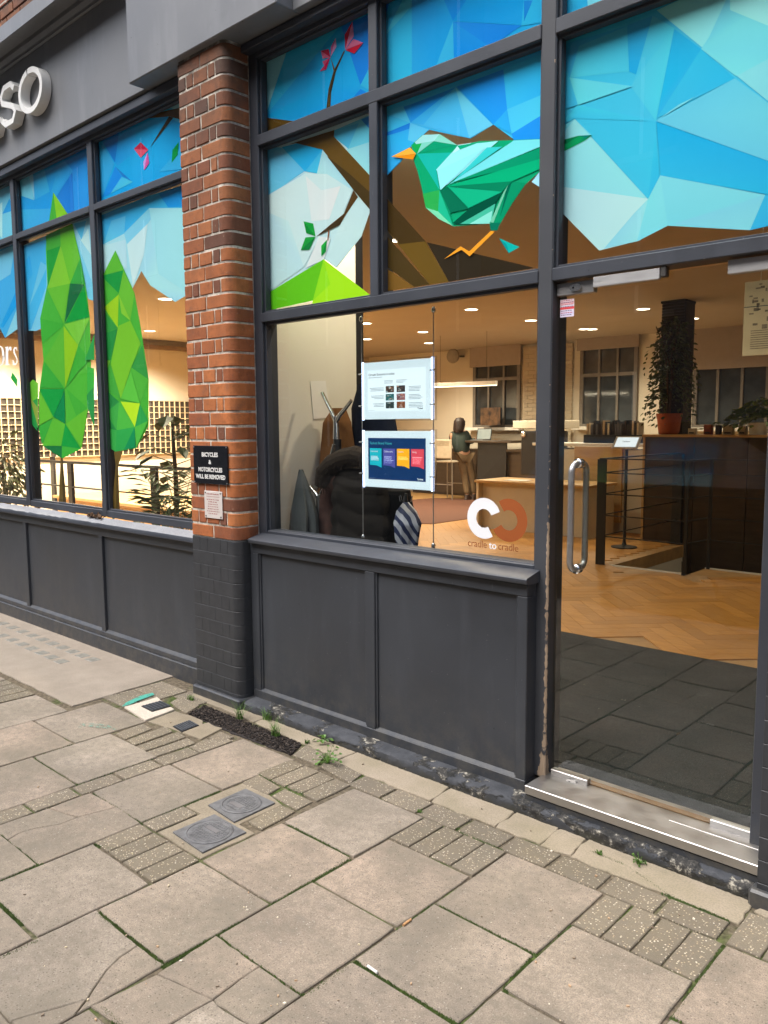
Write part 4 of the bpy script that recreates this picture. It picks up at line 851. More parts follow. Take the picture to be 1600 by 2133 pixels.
# white serif letters on the left pane
def stroke_o(cx, cz, rx, rz, tx, tz, n=28):
    o_ = []
    for i in range(n):
        a0 = 2*math.pi*i/n; a1 = 2*math.pi*(i+1)/n
        o_.append([(cx+rx*math.cos(a0), cz+rz*math.sin(a0)), (cx+rx*math.cos(a1), cz+rz*math.sin(a1)), (cx+(rx-tx)*math.cos(a1), cz+(rz-tz)*math.sin(a1)), (cx+(rx-tx)*math.cos(a0), cz+(rz-tz)*math.sin(a0))])
    return o_
wp = stroke_o(8, 1040, 26, 62, 15, 6)
wp += [[(38,985),(58,980),(58,1090),(66,1094),(66,1099),(36,1099),(36,1094),(42,1090),(42,992),(38,990)], [(58,1000),(66,982),(76,982),(80,990),(78,1006),(70,1008),(66,996),(58,1012)],
       [(112,985),(98,985),(90,1000),(92,1022),(112,1062),(110,1084),(100,1090),(90,1066),(86,1066),(88,1098),(104,1100),(118,1080),(116,1054),(100,1014),(100,998),(106,992),(112,1008),(116,1008)]]
F.fig('letter_film', [('#f2f0ea', p_) for p_ in wp[:28]], LC(1, 0)); F.fig('letter_film', [('#f2f0ea', p_) for p_ in wp[28:30]], LC(1, 0)); F.fig('letter_film', [('#f2f0ea', wp[30])], LC(1, 0))
# round emblem and words on the lower right pane
yl = YG-.0006
def ring(cx, cz, r0, r1, a0, a1, n=40):
    o_ = MB()
    for i in range(n):
        p, q = a0+(a1-a0)*i/n, a0+(a1-a0)*(i+1)/n
        o_.poly([(cx+r*math.cos(a), yl, cz+r*math.sin(a)) for r, a in ((r0, p), (r1, p), (r1, q), (r0, q))])
    return o_
LOGOW = mat('white_vinyl', (.88, .88, .90), .5, var=.02); LOGOO = mat('orange_vinyl', (.34, .085, .018), .5, var=.03)
LOGOB = mat('brown_vinyl', (.24, .068, .018), .5, var=.03)
w_ = ring(-2.031, 1.151, .041, .089, R_(22), R_(302)); build('emblem', w_, LOGOW, wr, label='white open ring of the emblem on the pane')
o_ = ring(-1.903, 1.152, .043, .092, R_(-150), R_(124)); build('emblem', o_, LOGOO, wr, label='orange open ring of the emblem on the pane')
for tx, x_, m_, bo in (('cradle', -2.118, LOGOB, 0), ('to', -2.003, LOGOW, .012), ('cradle', -1.957, LOGOB, 0)):
    t_ = text_mb(tx, .033, (x_, yl, 1.022), sx=.98 if tx == 'cradle' else 1.0, bold=bo, spacing=.95); build('emblem_word', t_, m_, wr)
# notices stuck to the glass
def sticker(parent, x0, x1, z0, z1, y_, cols, lab):
    mb = MB(); n = len(cols)
    for i, c in enumerate(cols): mb.poly([(x0, y_, z1-(z1-z0)*i/n), (x1, y_, z1-(z1-z0)*i/n), (x1, y_, z1-(z1-z0)*(i+1)/n), (x0, y_, z1-(z1-z0)*(i+1)/n)], srgb(c))
    for i in range(8): 
        zz = z1-(z1-z0)*(i+.75)/8.6; xx = x0+.004
        while xx < x1-.008:
            w_ = rg.uniform(.004, .009); mb.poly([(xx, y_-.0002, zz), (min(xx+w_, x1-.004), y_-.0002, zz), (min(xx+w_, x1-.004), y_-.0002, zz+.0028), (xx, y_-.0002, zz+.0028)], srgb('#5a3f80' if i % 2 else '#c04050')); xx += w_+.003
    build('glass_sticker', mb, PRINT, parent, label=lab)
sticker(door, -1.664, -1.604, 1.968, 2.035, YD-.0056, ['#e8d8e0', '#f0b8bc', '#e8e0ec', '#ef5a5a', '#e8dcec', '#ddd4ee', '#e4dcf0'], 'small white and red warning sticker with purple print')
q = on_y(67, 1038, YLG); sticker(wl, q.x-.03, q.x+.03, q.z-.05, q.z+.05, YLG-.0006, ['#f0e6e8', '#f2a8b4', '#f0e2e8', '#ef90a0', '#e8d4e4'], 'small pink and white sticker low on the pane')
# ------------------------------------------------------------------ signs and small things outside
def plaque(name, quad_y, x0, x1, z0, z1, th, mat_, label):
    t = thing(name, ((x0+x1)/2, quad_y, z0), label, 'sign')
    b_ = MB(); b_.box(x0, x1, quad_y-th, quad_y, z0, z1, .0015); build('plate', b_, mat_, t); return t
pl = plaque('notice_plate', -.003, -3.876, -3.560, 1.237, 1.448, .008, mat('black_enamel', (.010, .011, .014), .22, var=.2), 'black notice plate with white capitals on the brick pier')
for tx, zc, hh, w in (('BICYCLES', 1.400, .023, .150), ('&', 1.360, .022, .026), ('MOTORCYCLES', 1.317, .023, .222), ('WILL BE REMOVED', 1.278, .023, .276)):
    t_ = text_mb(tx, hh, (-3.718, -.0116, zc-.0115), align='CENTER', bold=.045); xs_ = [v.x for v in t_.v]; k_ = w/(max(xs_)-min(xs_)); cx = (max(xs_)+min(xs_))/2
    for v in t_.v: v.x = -3.718 + (v.x-cx)*k_
    build('lettering', t_, WHITEL, pl)
for x_ in (-3.868, -3.568):
    for z_ in (1.245, 1.440):
        c = MB(); c.lathe((x_, -.011, z_), [(.004, 0), (.0035, .0015)], 10, (0, -1, 0)); build('screw', c, STEEL, pl)
wpq = plaque('notice_plate', -.003, -3.788, -3.622, 1.046, 1.198, .004, mat('white_enamel', (.66, .60, .56), .4, var=.06), 'small white notice plate with red print below the black plate')
rt = MB(); rr = random.Random(3)
for i, (w, h) in enumerate(((.115, .0075), (.120, .0018), (.118, .0055), (.085, .0055), (.095, .0055), (.095, .0055), (.100, .0055), (.115, .0055), (.09, .0055))):
    z_ = (1.178, 1.166, 1.148, 1.135, 1.122, 1.109, 1.096, 1.083, 1.070)[i]; x_ = -3.705-w/2; e = -3.705+w/2
    if i == 1: rt.box(x_, e, -.0078, -.0071, z_, z_+h); continue
    while x_ < e-.004:
        L = min(rr.uniform(.006, .020), e-x_); n = max(1, int(L/.0045))
        for j in range(n): rt.box(x_+L*j/n, x_+L*j/n+L/n*.62, -.0078, -.0071, z_, z_+h*rr.uniform(.75, 1))
        x_ += L+.0045
build('red_print', rt, mat('red_ink', (.33, .07, .06), .5), wpq)
for x_ in (-3.775, -3.636):
    for z_ in (1.057, 1.187):
        c = MB(); c.lathe((x_, -.007, z_), [(.0045, 0), (.004, .002)], 10, (0, -1, 0)); build('screw', c, mat('dark_screw', (.06, .06, .065), .4, 1.0), wpq)
# channel letters on the fascia
def strip(path, w, y0, y1, closed=False):
    mb = MB(); n = len(path); P_ = [Vector((a, b_)) for a, b_ in path]; L = []; Rr = []
    for i in range(n):
        t = (P_[(i+1) % n]-P_[i-1]) if closed else (P_[min(i+1, n-1)]-P_[max(i-1, 0)]); t.normalize(); nn = Vector((-t.y, t.x)); L.append(P_[i]+nn*w/2); Rr.append(P_[i]-nn*w/2)
    vs = []
    for i in range(n): vs += [(L[i].x, y0, L[i].y), (Rr[i].x, y0, Rr[i].y), (Rr[i].x, y1, Rr[i].y), (L[i].x, y1, L[i].y)]
    fs = []
    for i in range(n if closed else n-1):
        a, b_ = i*4, ((i+1) % n)*4
        for k in range(4): fs.append((a+k, b_+k, b_+(k+1) % 4, a+(k+1) % 4))
    if not closed: fs += [(0, 1, 2, 3), ((n-1)*4+3, (n-1)*4+2, (n-1)*4+1, (n-1)*4)]
    mb.add(vs, fs); return mb
sg = thing('shop_sign', (-6.1, .06, 3.7), 'white raised channel letters on the dark fascia', 'sign')
YA, YB2 = -.005, .060; cx, cz, rx, rz = -5.685, 3.845, .165, .128
op = [(cx+rx*math.cos(a), cz+rz*math.sin(a)) for a in [R_(104)+2*math.pi*.985*i/40 for i in range(41)]]
build('letter', strip(op, .036, YA, YB2), WHITEL, sg, smooth=True)
def esse(cx): 
    r = .075; p = [(cx+.10, cz+.085), (cx+.05, cz+.125), (cx-.06, cz+.125), (cx-.115, cz+.075), (cx-.10, cz+.03), (cx+.06, cz-.025), (cx+.105, cz-.07), (cx+.06, cz-.125), (cx-.06, cz-.125), (cx-.12, cz-.085)]
    return p
for sx_ in (-6.04, -6.36): build('letter', strip(esse(sx_), .038, YA, YB2), WHITEL, sg)
ep = [(-6.60+.02+.15*math.cos(a), cz+.125*math.sin(a)) for a in [R_(0)+R_(300)*i/24 for i in range(25)]]
build('letter', join(strip(ep, .036, YA, YB2), strip([(-6.73, cz), (-6.44, cz)], .03, YA, YB2)), WHITEL, sg)
# weeds growing in the joints
def weed(x_, y_, kind, size, label, cat='weed', seed=0, z0=0.0):
    r = random.Random(seed); mb = MB()
    if kind == 'grass':
        for i in range(46):
            a = r.uniform(0, 6.28); L = size*r.uniform(.5, 1.1); lean = r.uniform(.15, .9); d = Vector((math.cos(a), math.sin(a), 0)); s_ = Vector((-d.y, d.x, 0))
            b0 = Vector((x_+r.uniform(-.016, .016)*1.4, y_+r.uniform(-.012, .012), z0)); w = r.uniform(.0012, .0024); pr = None
            for j in range(4):
                t = j/3; c = b0 + d*(L*lean*t*t) + Vector((0, 0, L*(t-.35*lean*t*t))); ww = w*(1-t*.85)
                nx = (c-s_*ww, c+s_*ww)
                if pr: mb.add([pr[0], pr[1], nx[1], nx[0]], [(0, 1, 2, 3)])
                pr = nx
    else:
        for i in range(int(10 if kind == 'leaf' else 26)):
            a = r.uniform(0, 6.28); L = size*r.uniform(.4, 1.0); d = Vector((math.cos(a), math.sin(a), 0)); el = r.uniform(.2, 1.1)
            b0 = Vector((x_, y_, z0)); tip = b0 + d*L*math.cos(el)*.7 + Vector((0, 0, L*math.sin(el)))
            mb.tube([b0, b0.lerp(tip, .5)+Vector((0, 0, L*.08)), tip], [.0014, .0011, .0007], 5)
            lf = size*(.42 if kind == 'leaf' else .2)*r.uniform(.7, 1.1); s_ = Vector((-d.y, d.x, r.uniform(-.3, .3))); dd = (d + Vector((0, 0, r.uniform(-.5, .25)))).normalized()
            w = lf*(.36 if kind == 'leaf' else .45)
            pts = [tip, tip+dd*lf*.35+s_*w+Vector((0, 0, .003)), tip+dd*lf*.7+s_*w*.8, tip+dd*lf, tip+dd*lf*.7-s_*w*.8, tip+dd*lf*.35-s_*w+Vector((0, 0, .003)), tip+dd*lf*.5-Vector((0, 0, .004))]
            mb.add(pts, [(0, 1, 6), (1, 2, 6), (2, 3, 6), (3, 4, 6), (4, 5, 6), (5, 0, 6)])
    build('weed', mb, WEED, origin=(x_, y_, z0), label=label, cat=cat, group='weeds along the shopfront')
weed(*G(499, 1498), 'grass', .11, 'tall tuft of grass growing at the foot of the brick pier', seed=1)
weed(*G(574, 1533), 'grass', .095, 'tuft of grass between the tarmac patch and the plinth', seed=2)
weed(*G(557, 1500), 'grass', .075, 'thin grass blades against the plinth beside the pier', seed=3)
weed(*G(672, 1546), 'leaf', .075, 'broad leafed weed with shiny leaves against the plinth', seed=4)
weed(*G(682, 1590), 'bush', .095, 'straggly small leafed weed spilling over the pebbled pavers', seed=5)
weed(*G(640, 1549), 'bush', .025, 'tiny green weed at the end of the tarmac patch', seed=6)
weed(*G(1331, 1800), 'bush', .045, 'small bright green seedling at the plinth below the door', seed=7)
weed(*G(1247, 1780), 'bush', .022, 'low green sprig in the cracked cement below the door', seed=8)
weed(*G(875, 1693), 'bush', .018, 'tiny green sprig at the corner of a paving slab', seed=9)
weed(*G(398, 1458), 'grass', .04, 'short pale grass in front of the pier base', seed=10)
# moss along the joints
mo = MB(); r = random.Random(21)
def moss(a, b_, n, w=.008):
    n = int(n*1.7)
    a = Vector((*G(*a), 0)); b_ = Vector((*G(*b_), 0)); s_ = (b_-a).normalized(); s_ = Vector((-s_.y, s_.x, 0))
    for i in range(n):
        c = a.lerp(b_, r.random()) + s_*r.gauss(0, w*.5); q = r.uniform(.0022, .006); h = r.uniform(.004, .0095)
        ang = r.uniform(0, 6.28); vs = [(c.x+q*math.cos(ang+k*1.257), c.y+q*math.sin(ang+k*1.257), -.009) for k in range(5)] + [(c.x+r.uniform(-q, q)*.4, c.y+r.uniform(-q, q)*.4, -.007+h)]
        mo.add(vs, [(k, (k+1) % 5, 5) for k in range(5)])
for a, b_, n in (((975, 2133), (1053, 2064), 260), ((1126, 1992), (1192, 1925), 160), ((1397, 2133), (1507, 1965), 220), ((805, 1742), (867, 1697), 140), ((958, 1730), (1047, 1769), 120), ((0, 1605), (150, 1549), 140), ((156, 1634), (319, 1578), 160), ((880, 1692), (960, 1728), 160), ((440, 1950), (345, 2010), 120), ((828, 1937), (903, 1883), 120), ((915, 1884), (1120, 1990), 160), ((0, 1739), (88, 1799), 420), ((0, 1836), (90, 1798), 160), ((195, 1650), (297, 1714), 240), ((297, 1714), (460, 1646), 260), ((205, 1900), (345, 2012), 420), ((212, 2097), (262, 2140), 320),
                 ((560, 1888), (728, 1786), 320), ((743, 2005), (950, 2131), 320), ((643, 2069), (745, 2000), 260), ((600, 1715), (725, 1783), 240), ((73, 1582), (156, 1634), 120), ((196, 1757), (235, 1768), 80),
                 ((1230, 1772), (1300, 1800), 360), ((1105, 1995), (1050, 2064), 220), ((540, 1612), (640, 1655), 260), ((0, 1995), (80, 1958), 120), ((0, 1880), (45, 1925), 160), ((1300, 1800), (1400, 1868), 240), ((1400, 1868), (1520, 1918), 200), ((340, 2013), (500, 1920), 240), ((460, 1950), (640, 2075), 160)):
    moss(a, b_, n)
build('moss', mo, MOSS, origin=(-2, -1, -.012), kind='stuff', label='green moss growing in the paving joints', cat='moss')
# loose grit on the paving joints
gr = MB()
for i in range(90):
    u, v = r.uniform(0, 1600), r.uniform(1500, 2133); p = on_z(u, v, 0)
    if p.y > -.02: continue
    q = r.uniform(.0012, .004); gr.obox((p.x, p.y, q*.5+.001), (1, r.uniform(-1, 1), 0), (r.uniform(-1, 1)*.3, 1, 0), (0, 0, 1), q, q*r.uniform(.5, 1), q*.6, col=srgb(r.choice(['#d8c8a8', '#c0a080', '#8a7a68', '#e8dcc8', '#a89680'])))
build('grit', gr, PRINT, origin=(-2, -1, 0), kind='stuff', label='loose grit and small stones on the pavement', cat='grit')
def litter(u, v, du, dv, rad, label, mt):
    a = Vector((*G(u, v), .0045)); b_ = Vector((*G(u+du, v+dv), .0045)); mb = MB(); mb.tube([a, b_], rad, 10); return build('cigarette_end', mb, mt, origin=a, smooth=True, label=label, cat='litter', group='cigarette ends on the pavement')
PAPER = mat('white_paper', (.78, .75, .70), .8, var=.05); TAN = mat('cork_paper', (.55, .30, .13), .8, var=.2, scale=80)
litter(766, 2015, 20, 14, .0042, 'white cigarette end lying in a mossy paving joint', PAPER); litter(840, 1930, 16, -12, .004, 'tan cigarette end in the dark joint between slabs', TAN)
# ------------------------------------------------------------------ interior: shell
ZF, ZC, YBK, XLW = .09, 3.1, 11.0, -13.0
WARM = (1.0, .83, .60)
hole = [(-3.88, 5.06), (-3.08, 5.06), (-3.08, 5.52), (-1.0, 5.52), (-1.0, 7.097), (-3.88, 7.097)]
def in_hole(x_, y_): return (-3.9 < x_ < -3.06 and 5.04 < y_ < 7.11) or (-3.1 < x_ < -.98 and 5.5 < y_ < 7.11)
fl = MB()
for x0, x1, y0, y1 in ((XLW, 3, .24, 5.06), (XLW, -3.88, 5.06, YBK), (-3.08, 3, 5.06, 5.52), (-1.0, 3, 5.52, 7.097), (-3.88, 3, 7.097, YBK)): fl.box(x0, x1, y0, y1, -.06, ZF-.008)
floor = build('floor', fl, mat('floor_base', (.38, .22, .085), .5, var=.2, scale=8), origin=(-4, 5, 0), kind='structure')
k = MB(); k.box(-4.6, -.872, .272, 2.32, ZF-.01, ZF+.006); build('entrance_mat', k, CARPET, origin=(-2, 1.3, ZF), label='dark charcoal entrance carpet just inside the glass door', cat='carpet')
# herringbone blocks
bw, bl = .115, .575; blocks = []
for i in range(-60, 60):
    for j in range(-12, 12):
        for kk in (0, 1):
            ox = i*bw*math.sqrt(.5)*0 ; 
            a = (i*bw + j*bl*0, i*bw)
            # 45 degree herringbone in a rotated frame (p, q)
            if kk == 0: p0 = i*bw + j*2*bl; q0 = i*bw; w_, h_ = bl, bw
            else: p0 = i*bw + bl + j*2*bl; q0 = i*bw - bl + bw; w_, h_ = bw, bl
            blocks.append((p0, q0, w_, h_))
s2 = math.sqrt(.5); cand = []
ROT = Matrix.Rotation(R_(45), 2)
for p0, q0, w_, h_ in blocks:
    c = ROT @ Vector((p0+w_/2, q0+h_/2)); x_, y_ = c.x-3.6, c.y+4.3
    if not (2.36 < y_ < 8.2 and -8.4 < x_ < -.2) or any(in_hole(x_+t_*s2*(1 if w_ > h_ else -1), y_+t_*s2) for t_ in (-.3, -.15, 0, .15, .3)): continue
    d = Vector((x_, y_, ZF))-CAM; dep = d.dot(CF); u = 800+FPX*d.dot(CR)/dep
    if u < 520 or u > 1750: continue
    cand.append((dep, x_, y_, w_ > h_))
cand.sort(); 
pm = {}
for hor in (True, False):
    b_ = MB(); L_, W_ = bl/2-.0012, bw/2-.0012
    ax = Vector((s2, s2, 0)) if hor else Vector((-s2, s2, 0)); ay = Vector((-ax.y, ax.x, 0)); b_.obox((0, 0, 0), ax, ay, (0, 0, 1), L_, W_, .004); pm[hor] = b_
first = {}
rest = MB()
for n_, (dep, x_, y_, hor) in enumerate(cand):
    if y_ - .45 < 2.33: pass
    if n_ < 290:
        pos = Vector((x_, y_, ZF-.004 + rg.uniform(-.0004, .0004)))
        if hor not in first:
            mb = MB(); mb.v = [v + pos for v in pm[hor].v]; mb.f = list(pm[hor].f); mb.c = [None]*6; first[hor] = build('floor_block', mb, OAK, floor, origin=pos)
        else: inst(first[hor], 'floor_block', pos, floor)
    else: rest.add([v + Vector((x_, y_, ZF-.0042)) for v in pm[hor].v], pm[hor].f)
if rest.v: build('floor_blocks', rest, OAK, floor, kind='stuff')
def slab_(name, *b_, mt=IWALL, lab=None):
    mb = MB(); mb.box(*b_); return build(name, mb, mt, kind='structure')
slab_('ceiling', XLW, 3, .42, YBK, ZC, ZC+.1, mt=CEIL); slab_('wall_back', XLW, 3, YBK, YBK+.2, 0, ZC+.1); slab_('wall_left', XLW-.2, XLW, .2, YBK+.2, 0, ZC+.1); slab_('wall_right', 3, 3.2, .2, YBK+.2, 0, ZC+.1)
slab_('bulkhead', XLW, 3, .42, .5, 3.101, 3.75); slab_('soffit_board', XLW, 3, .31, .42, 3.6, 3.75)
slab_('window_side_wall', -3.60, -3.50, .268, .925, ZF, 3.6, mt=mat('side_wall_paint', (.70, .66, .58), .8, var=.03, scale=2)); k = MB(); k.box(-3.602, -3.496, .926, .985, ZF, 3.6); build('wall_end_trim', k, BLACKM, kind='structure')
# wells under the floor
sw = thing('stairwell', (-2.4, 6, -2), None, None); sw['kind'] = 'structure'
for b_ in ((-3.98, -3.882, 5.04, 6.92, -2, ZF-.061), (-3.88, -1, 7.10, 7.2, -2, ZF-.061), (-3.88, -1, 5.06, 7.097, -2.1, -2.0), (-.998, -.9, 5.5, 7.097, -2, ZF-.061)):
    mb = MB(); mb.box(*b_); build('well_wall', mb, IWALL if b_[0] < -3.95 else DARKW, sw)
mb = MB(); mb.box(-3.89, -3.085, 5.050, 5.064, ZF-.05, ZF+.006); build('edge_trim', mb, WHITEP, sw); mb = MB(); mb.box(-3.075, -1, 5.508, 5.522, ZF-.05, ZF+.006); build('edge_trim', mb, WHITEP, sw)
# ------------------------------------------------------------------ lamps in the ceiling
LENSM = mat('lamp_diffuser', (.9, .85, .75), .5, emit=(1.0, .84, .62), estr=5.0)
def downlight(x_, y_, label, e=46, vis=True, group='round ceiling downlights', r=.085):
    t = thing('downlight', (x_, y_, ZC), label, 'downlight', group)
    a = MB(); a.lathe((x_, y_, ZC), [(r+.018, 0), (r+.018, -.006), (r, -.008), (r, -.001)], 28); build('trim', a, WHITEP, t, smooth=True)
    b_ = MB(); b_.lathe((x_, y_, ZC-.0035), [(r-.002, 0), (r-.002, -.003)], 28); build('diffuser', b_, LENSM, t)
    ld = bpy.data.lights.new('downlight_lamp', 'SPOT'); ld.energy = e*.9; ld.spot_size = R_(150); ld.spot_blend = .8; ld.shadow_soft_size = .08; ld.color = WARM
    lo = bpy.data.objects.new('downlight_lamp', ld); COL.objects.link(lo); lo.parent = t; lo.location = (0, 0, -.05)
DL = [((982, 644), 'downlight above the gap between pendant lamp and door post'), ((881, 691), 'small downlight above the upper lit poster'), ((1106, 667), 'downlight cut by the left edge of the door post'), ((1217, 685), 'downlight above the back window seen through the door'), ((1340, 643), 'large downlight left of the dark column'), ((1443, 663), 'small downlight right of the dark column'), ((762, 673), 'upper of two downlights beside the black wall end'), ((764, 706), 'lower of two downlights beside the black wall end'), ((345, 622), 'downlight seen under the printed sky of the left window')]
for (u, v), lab in DL:
    p = on_z(u, v, ZC); downlight(p.x, p.y, lab)
for i, (x_, y_) in enumerate(((-3.1, .75), (-2.0, 1.7), (-4.6, 2.6), (-8.2, 1.4), (-10.6, 3.4), (-10.6, 1.6), (-10.4, 6.4), (-11.8, 4.6), (-11.9, 2.2), (-6.6, 9.6), (-9.9, 9.4), (-.4, 6.2), (-1.6, 8.4))):
    downlight(x_, y_, 'unseen ceiling downlight added behind the printed film', (640 if x_ < -11 else 180) if x_ < -8 else (42 if y_ < 1 else 64), group='unseen added downlights')  # unseen lamps; the pair nearest the left wall is added to brighten it
def pendant(p, q, label, drop):
    p = Vector(p); q = Vector(q); d = (q-p).normalized(); s_ = Vector((-d.y, d.x, 0)); t = thing('pendant_lamp', (p+q)/2, label, 'pendant lamp')
    b_ = MB(); b_.obox((p+q)/2+Vector((0, 0, .035)), d, s_, (0, 0, 1), (q-p).length/2, .035, .035); build('housing', b_, WHITEP, t)
    c = MB(); c.obox((p+q)/2+Vector((0, 0, -.003)), d, s_, (0, 0, 1), (q-p).length/2-.01, .028, .003); build('diffuser', c, mat('strip_diffuser', (.9, .85, .75), .5, emit=(1, .8, .52), estr=4.0), t)
    for f_ in (.1, .85):
        w_ = MB(); a = p.lerp(q, f_); w_.tube([a+Vector((0, 0, .07)), Vector((a.x, a.y, ZC))], .003, 6); build('cable', w_, BLACKM, t)
    ld = bpy.data.lights.new('pendant_light', 'AREA'); ld.shape = 'RECTANGLE'; ld.size = (q-p).length; ld.size_y = .05; ld.energy = 22; ld.color = WARM
    lo = bpy.data.objects.new('pendant_light', ld); COL.objects.link(lo); lo.parent = t; lo.location = (0, 0, -.02); lo.rotation_euler = (0, 0, math.atan2(d.y, d.x))
pa = on_y(905, 806, 8.6); pb = on_y(1034, 802, 8.6); pendant((pa.x, 8.6, pa.z), (pb.x, 8.6, pb.z), 'long white pendant strip lamp hanging before the back window', 1)
# ------------------------------------------------------------------ back windows with blinds
BLIND = mat('roller_blind', (.36, .30, .26), .9, var=.04); WFR = mat('window_frame_grey', (.17, .15, .13), .5); WDK = mat('dusk_pane', (.04, .046, .052), .08, var=.7, scale=1.6, spec=.6)
def back_window(u0, u1, vt, vb, vs, label, cols=3, bar=True):
    yb = YBK-.01; a = on_y(u0, vt, yb); b_ = on_y(u1, vt, yb); zt = (a.z); zb = on_y((u0+u1)/2, vs, yb).z; zs = on_y((u0+u1)/2, vb, yb).z
    t = thing('back_window', ((a.x+b_.x)/2, yb, zb), label, 'window', 'back wall windows')
    x0, x1 = a.x, b_.x; m_ = MB(); m_.box(x0, x1, yb-.01, yb+.005, zb, zt); build('pane', m_, WDK, t)
    m_ = MB(); w = .05
    m_.box(x0-.02, x0+w, yb-.05, yb-.012, zb, zt); m_.box(x1-w, x1+.02, yb-.05, yb-.012, zb, zt); m_.box(x0+w, x1-w, yb-.05, yb-.012, zb, zb+w); m_.box(x0+w, x1-w, yb-.05, yb-.012, zt-w, zt); build('frame', m_, WFR, t)
    for i in range(1, cols):
        m_ = MB(); xx = x0+(x1-x0)*i/cols; m_.box(xx-.022, xx+.022, yb-.045, yb-.013, zb+w, zt-w); build('glazing_bar', m_, WFR, t)
    if bar: 
        zz = zb+(zt-zb)*.6; m_ = MB(); m_.box(x0+w, x1-w, yb-.047, yb-.012, zz-.03, zz+.03); build('transom', m_, WFR, t)
    m_ = MB(); m_.box(x0-.06, x1+.06, yb-.11, yb-.06, zs, zt+.12); build('roller_blind', m_, BLIND, t); m_ = MB(); m_.box(x0-.07, x1+.07, yb-.125, yb-.055, zt+.12, zt+.2); build('blind_box', m_, BLIND, t)
    m_ = MB(); m_.box(x0-.1, x1+.1, yb-.2, yb, zb-.06, zb); build('sill', m_, WHITEP, t)
back_window(990, 1085, 726, 763, 890, 'back window with half drawn blind behind the pendant lamp'); back_window(1214, 1330, 712, 727, 888, 'gridded back window left of the dark column with raised blind'); back_window(1452, 1660, 690, 766, 890, 'wide back window with low drawn blind right of the column', 4, False)
for x0u, x1u in ((1088, 1116), (1166, 1192)):
    a = on_y(x0u, 700, YBK-.03); b_ = on_y(x1u, 700, YBK-.03); 
m_brk = m_cement('white_brick_wall', (.58, .50, .38), (.5, .42, .31))
pier2 = thing('brick_wall_pier', (on_y(1140, 800, YBK-.05).x, YBK-.05, ZF), None, None); pier2['kind'] = 'structure'
xa, xb = on_y(1090, 800, YBK-.05).x, on_y(1192, 800, YBK-.05).x
for i in range(38):
    for j in range(5):
        L = (xb-xa)/4.5; x0 = xa + (j-(.5 if i % 2 else 0))*L; x1 = min(x0+L-.006, xb); x0 = max(x0, xa)
        if x1-x0 < .03: continue
        m_ = MB(); m_.box(x0, x1, YBK-.06, YBK-.001, ZF+i*.078, ZF+i*.078+.072); build('brick', m_, m_brk, pier2)
# ------------------------------------------------------------------ lit poster display in the window
pd = thing('poster_display', (-2.617, .30, .97), 'pair of edge lit posters hung on wires behind the window', 'poster display')
YP = .30
for x_ in (-2.848, -2.386):
    w_ = MB(); w_.tube([(x_, YP, .985), (x_, YP, 2.095)], .0026, 8); build('wire', w_, STEEL, pd, smooth=True)
    for z_ in (.985, 2.08): w_ = MB(); w_.lathe((x_, YP, z_-.012), [(.007, 0), (.010, .006), (.010, .018), (.005, .026)], 14); build('wire_anchor', w_, CHROME, pd, smooth=True)
PANELS = [(1.580, 1.867, 'upper'), (1.243, 1.530, 'lower')]
LEDM = mat('edge_led', (.8, .85, .95), .4, emit=(.55, .66, 1.0), estr=2.4); MATW = mat('lit_mount', (.70, .74, .74), .6, var=.02, emit=(.72, .84, .86), estr=.42)
for z0, z1, nm in PANELS:
    a = MB(); a.box(-2.846, -2.362, YP-.006, YP-.002, z0-.004, z1+.004); ac = build('acrylic_front', a, ACRYL, pd, label=nm+' clear acrylic panel')
    b_ = MB(); b_.box(-2.838, -2.388, YP+.001, YP+.009, z0+.004, z1-.004, .001); mt_ = build('mount', b_, MATW, pd, label=nm+' white lit mount of the display')
    for x_ in (-2.8435, -2.3925):
        c = MB(); c.box(x_-.006, x_+.006, YP-.001, YP+.006, z0, z1); build('edge_light', c, LEDM, pd)
    for x_ in (-2.848, -2.386):
        for z_ in (z0+.07, z1-.06): c = MB(); c.tube([(x_-.012, YP-.009, z_), (x_+.012, YP-.009, z_)], .0045, 10); build('wire_clip', c, CHROME, pd, smooth=True)
def pr(parent, quads, nm='print', y_=YP+.0004):
    mb = MB()
    for i, (x0, x1, z0, z1, c) in enumerate(quads):
        yy = y_ - .00012*(i if i < 3 else 3); mb.poly([(x0, yy, z0), (x1, yy, z0), (x1, yy, z1), (x0, yy, z1)], srgb(c))
    return build(nm, mb, LITPRINT, parent)
def U(z0, z1): return (lambda fx, fz: (-2.808+fx*.375, z1-.042-fz*(z1-z0-.085)))
z0, z1, _ = PANELS[0]; px_ = U(z0, z1); Q = []
def rq(fx0, fx1, fz0, fz1, c): a = px_(fx0, fz1); b_ = px_(fx1, fz0); Q.append((a[0], b_[0], a[1], b_[1], c))
rq(0, 1, 0, 1, '#dfe9ea')
for i, (c1_, c2_) in enumerate((('#4a3428', '#3a3230'), ('#1f5a58', '#8a5a58'), ('#2c3a36', '#7a4426'))):
    for j, c in enumerate((c1_, c2_)):
        fx, fz = .325+j*.19, .40+i*.19; rq(fx, fx+.145, fz, fz+.155, c); rr = random.Random(i*2+j)
        for _ in range(9): a, b_ = rr.uniform(0, .11), rr.uniform(0, .12); rq(fx+a, fx+a+.03, fz+b_, fz+b_+.03, rr.choice(['#b8b0a4', '#6a5040', '#2a2a2c', '#8a9a98', '#c08a60']))
for i in range(3):
    for side in (0, 1):
        for ln in range(4 if side else 3):
            w_ = rg.uniform(.16, .25); fx = .72 if side else .29-w_; rq(fx, fx+w_, .43+i*.19+ln*.033, .442+i*.19+ln*.033, '#7c8488')
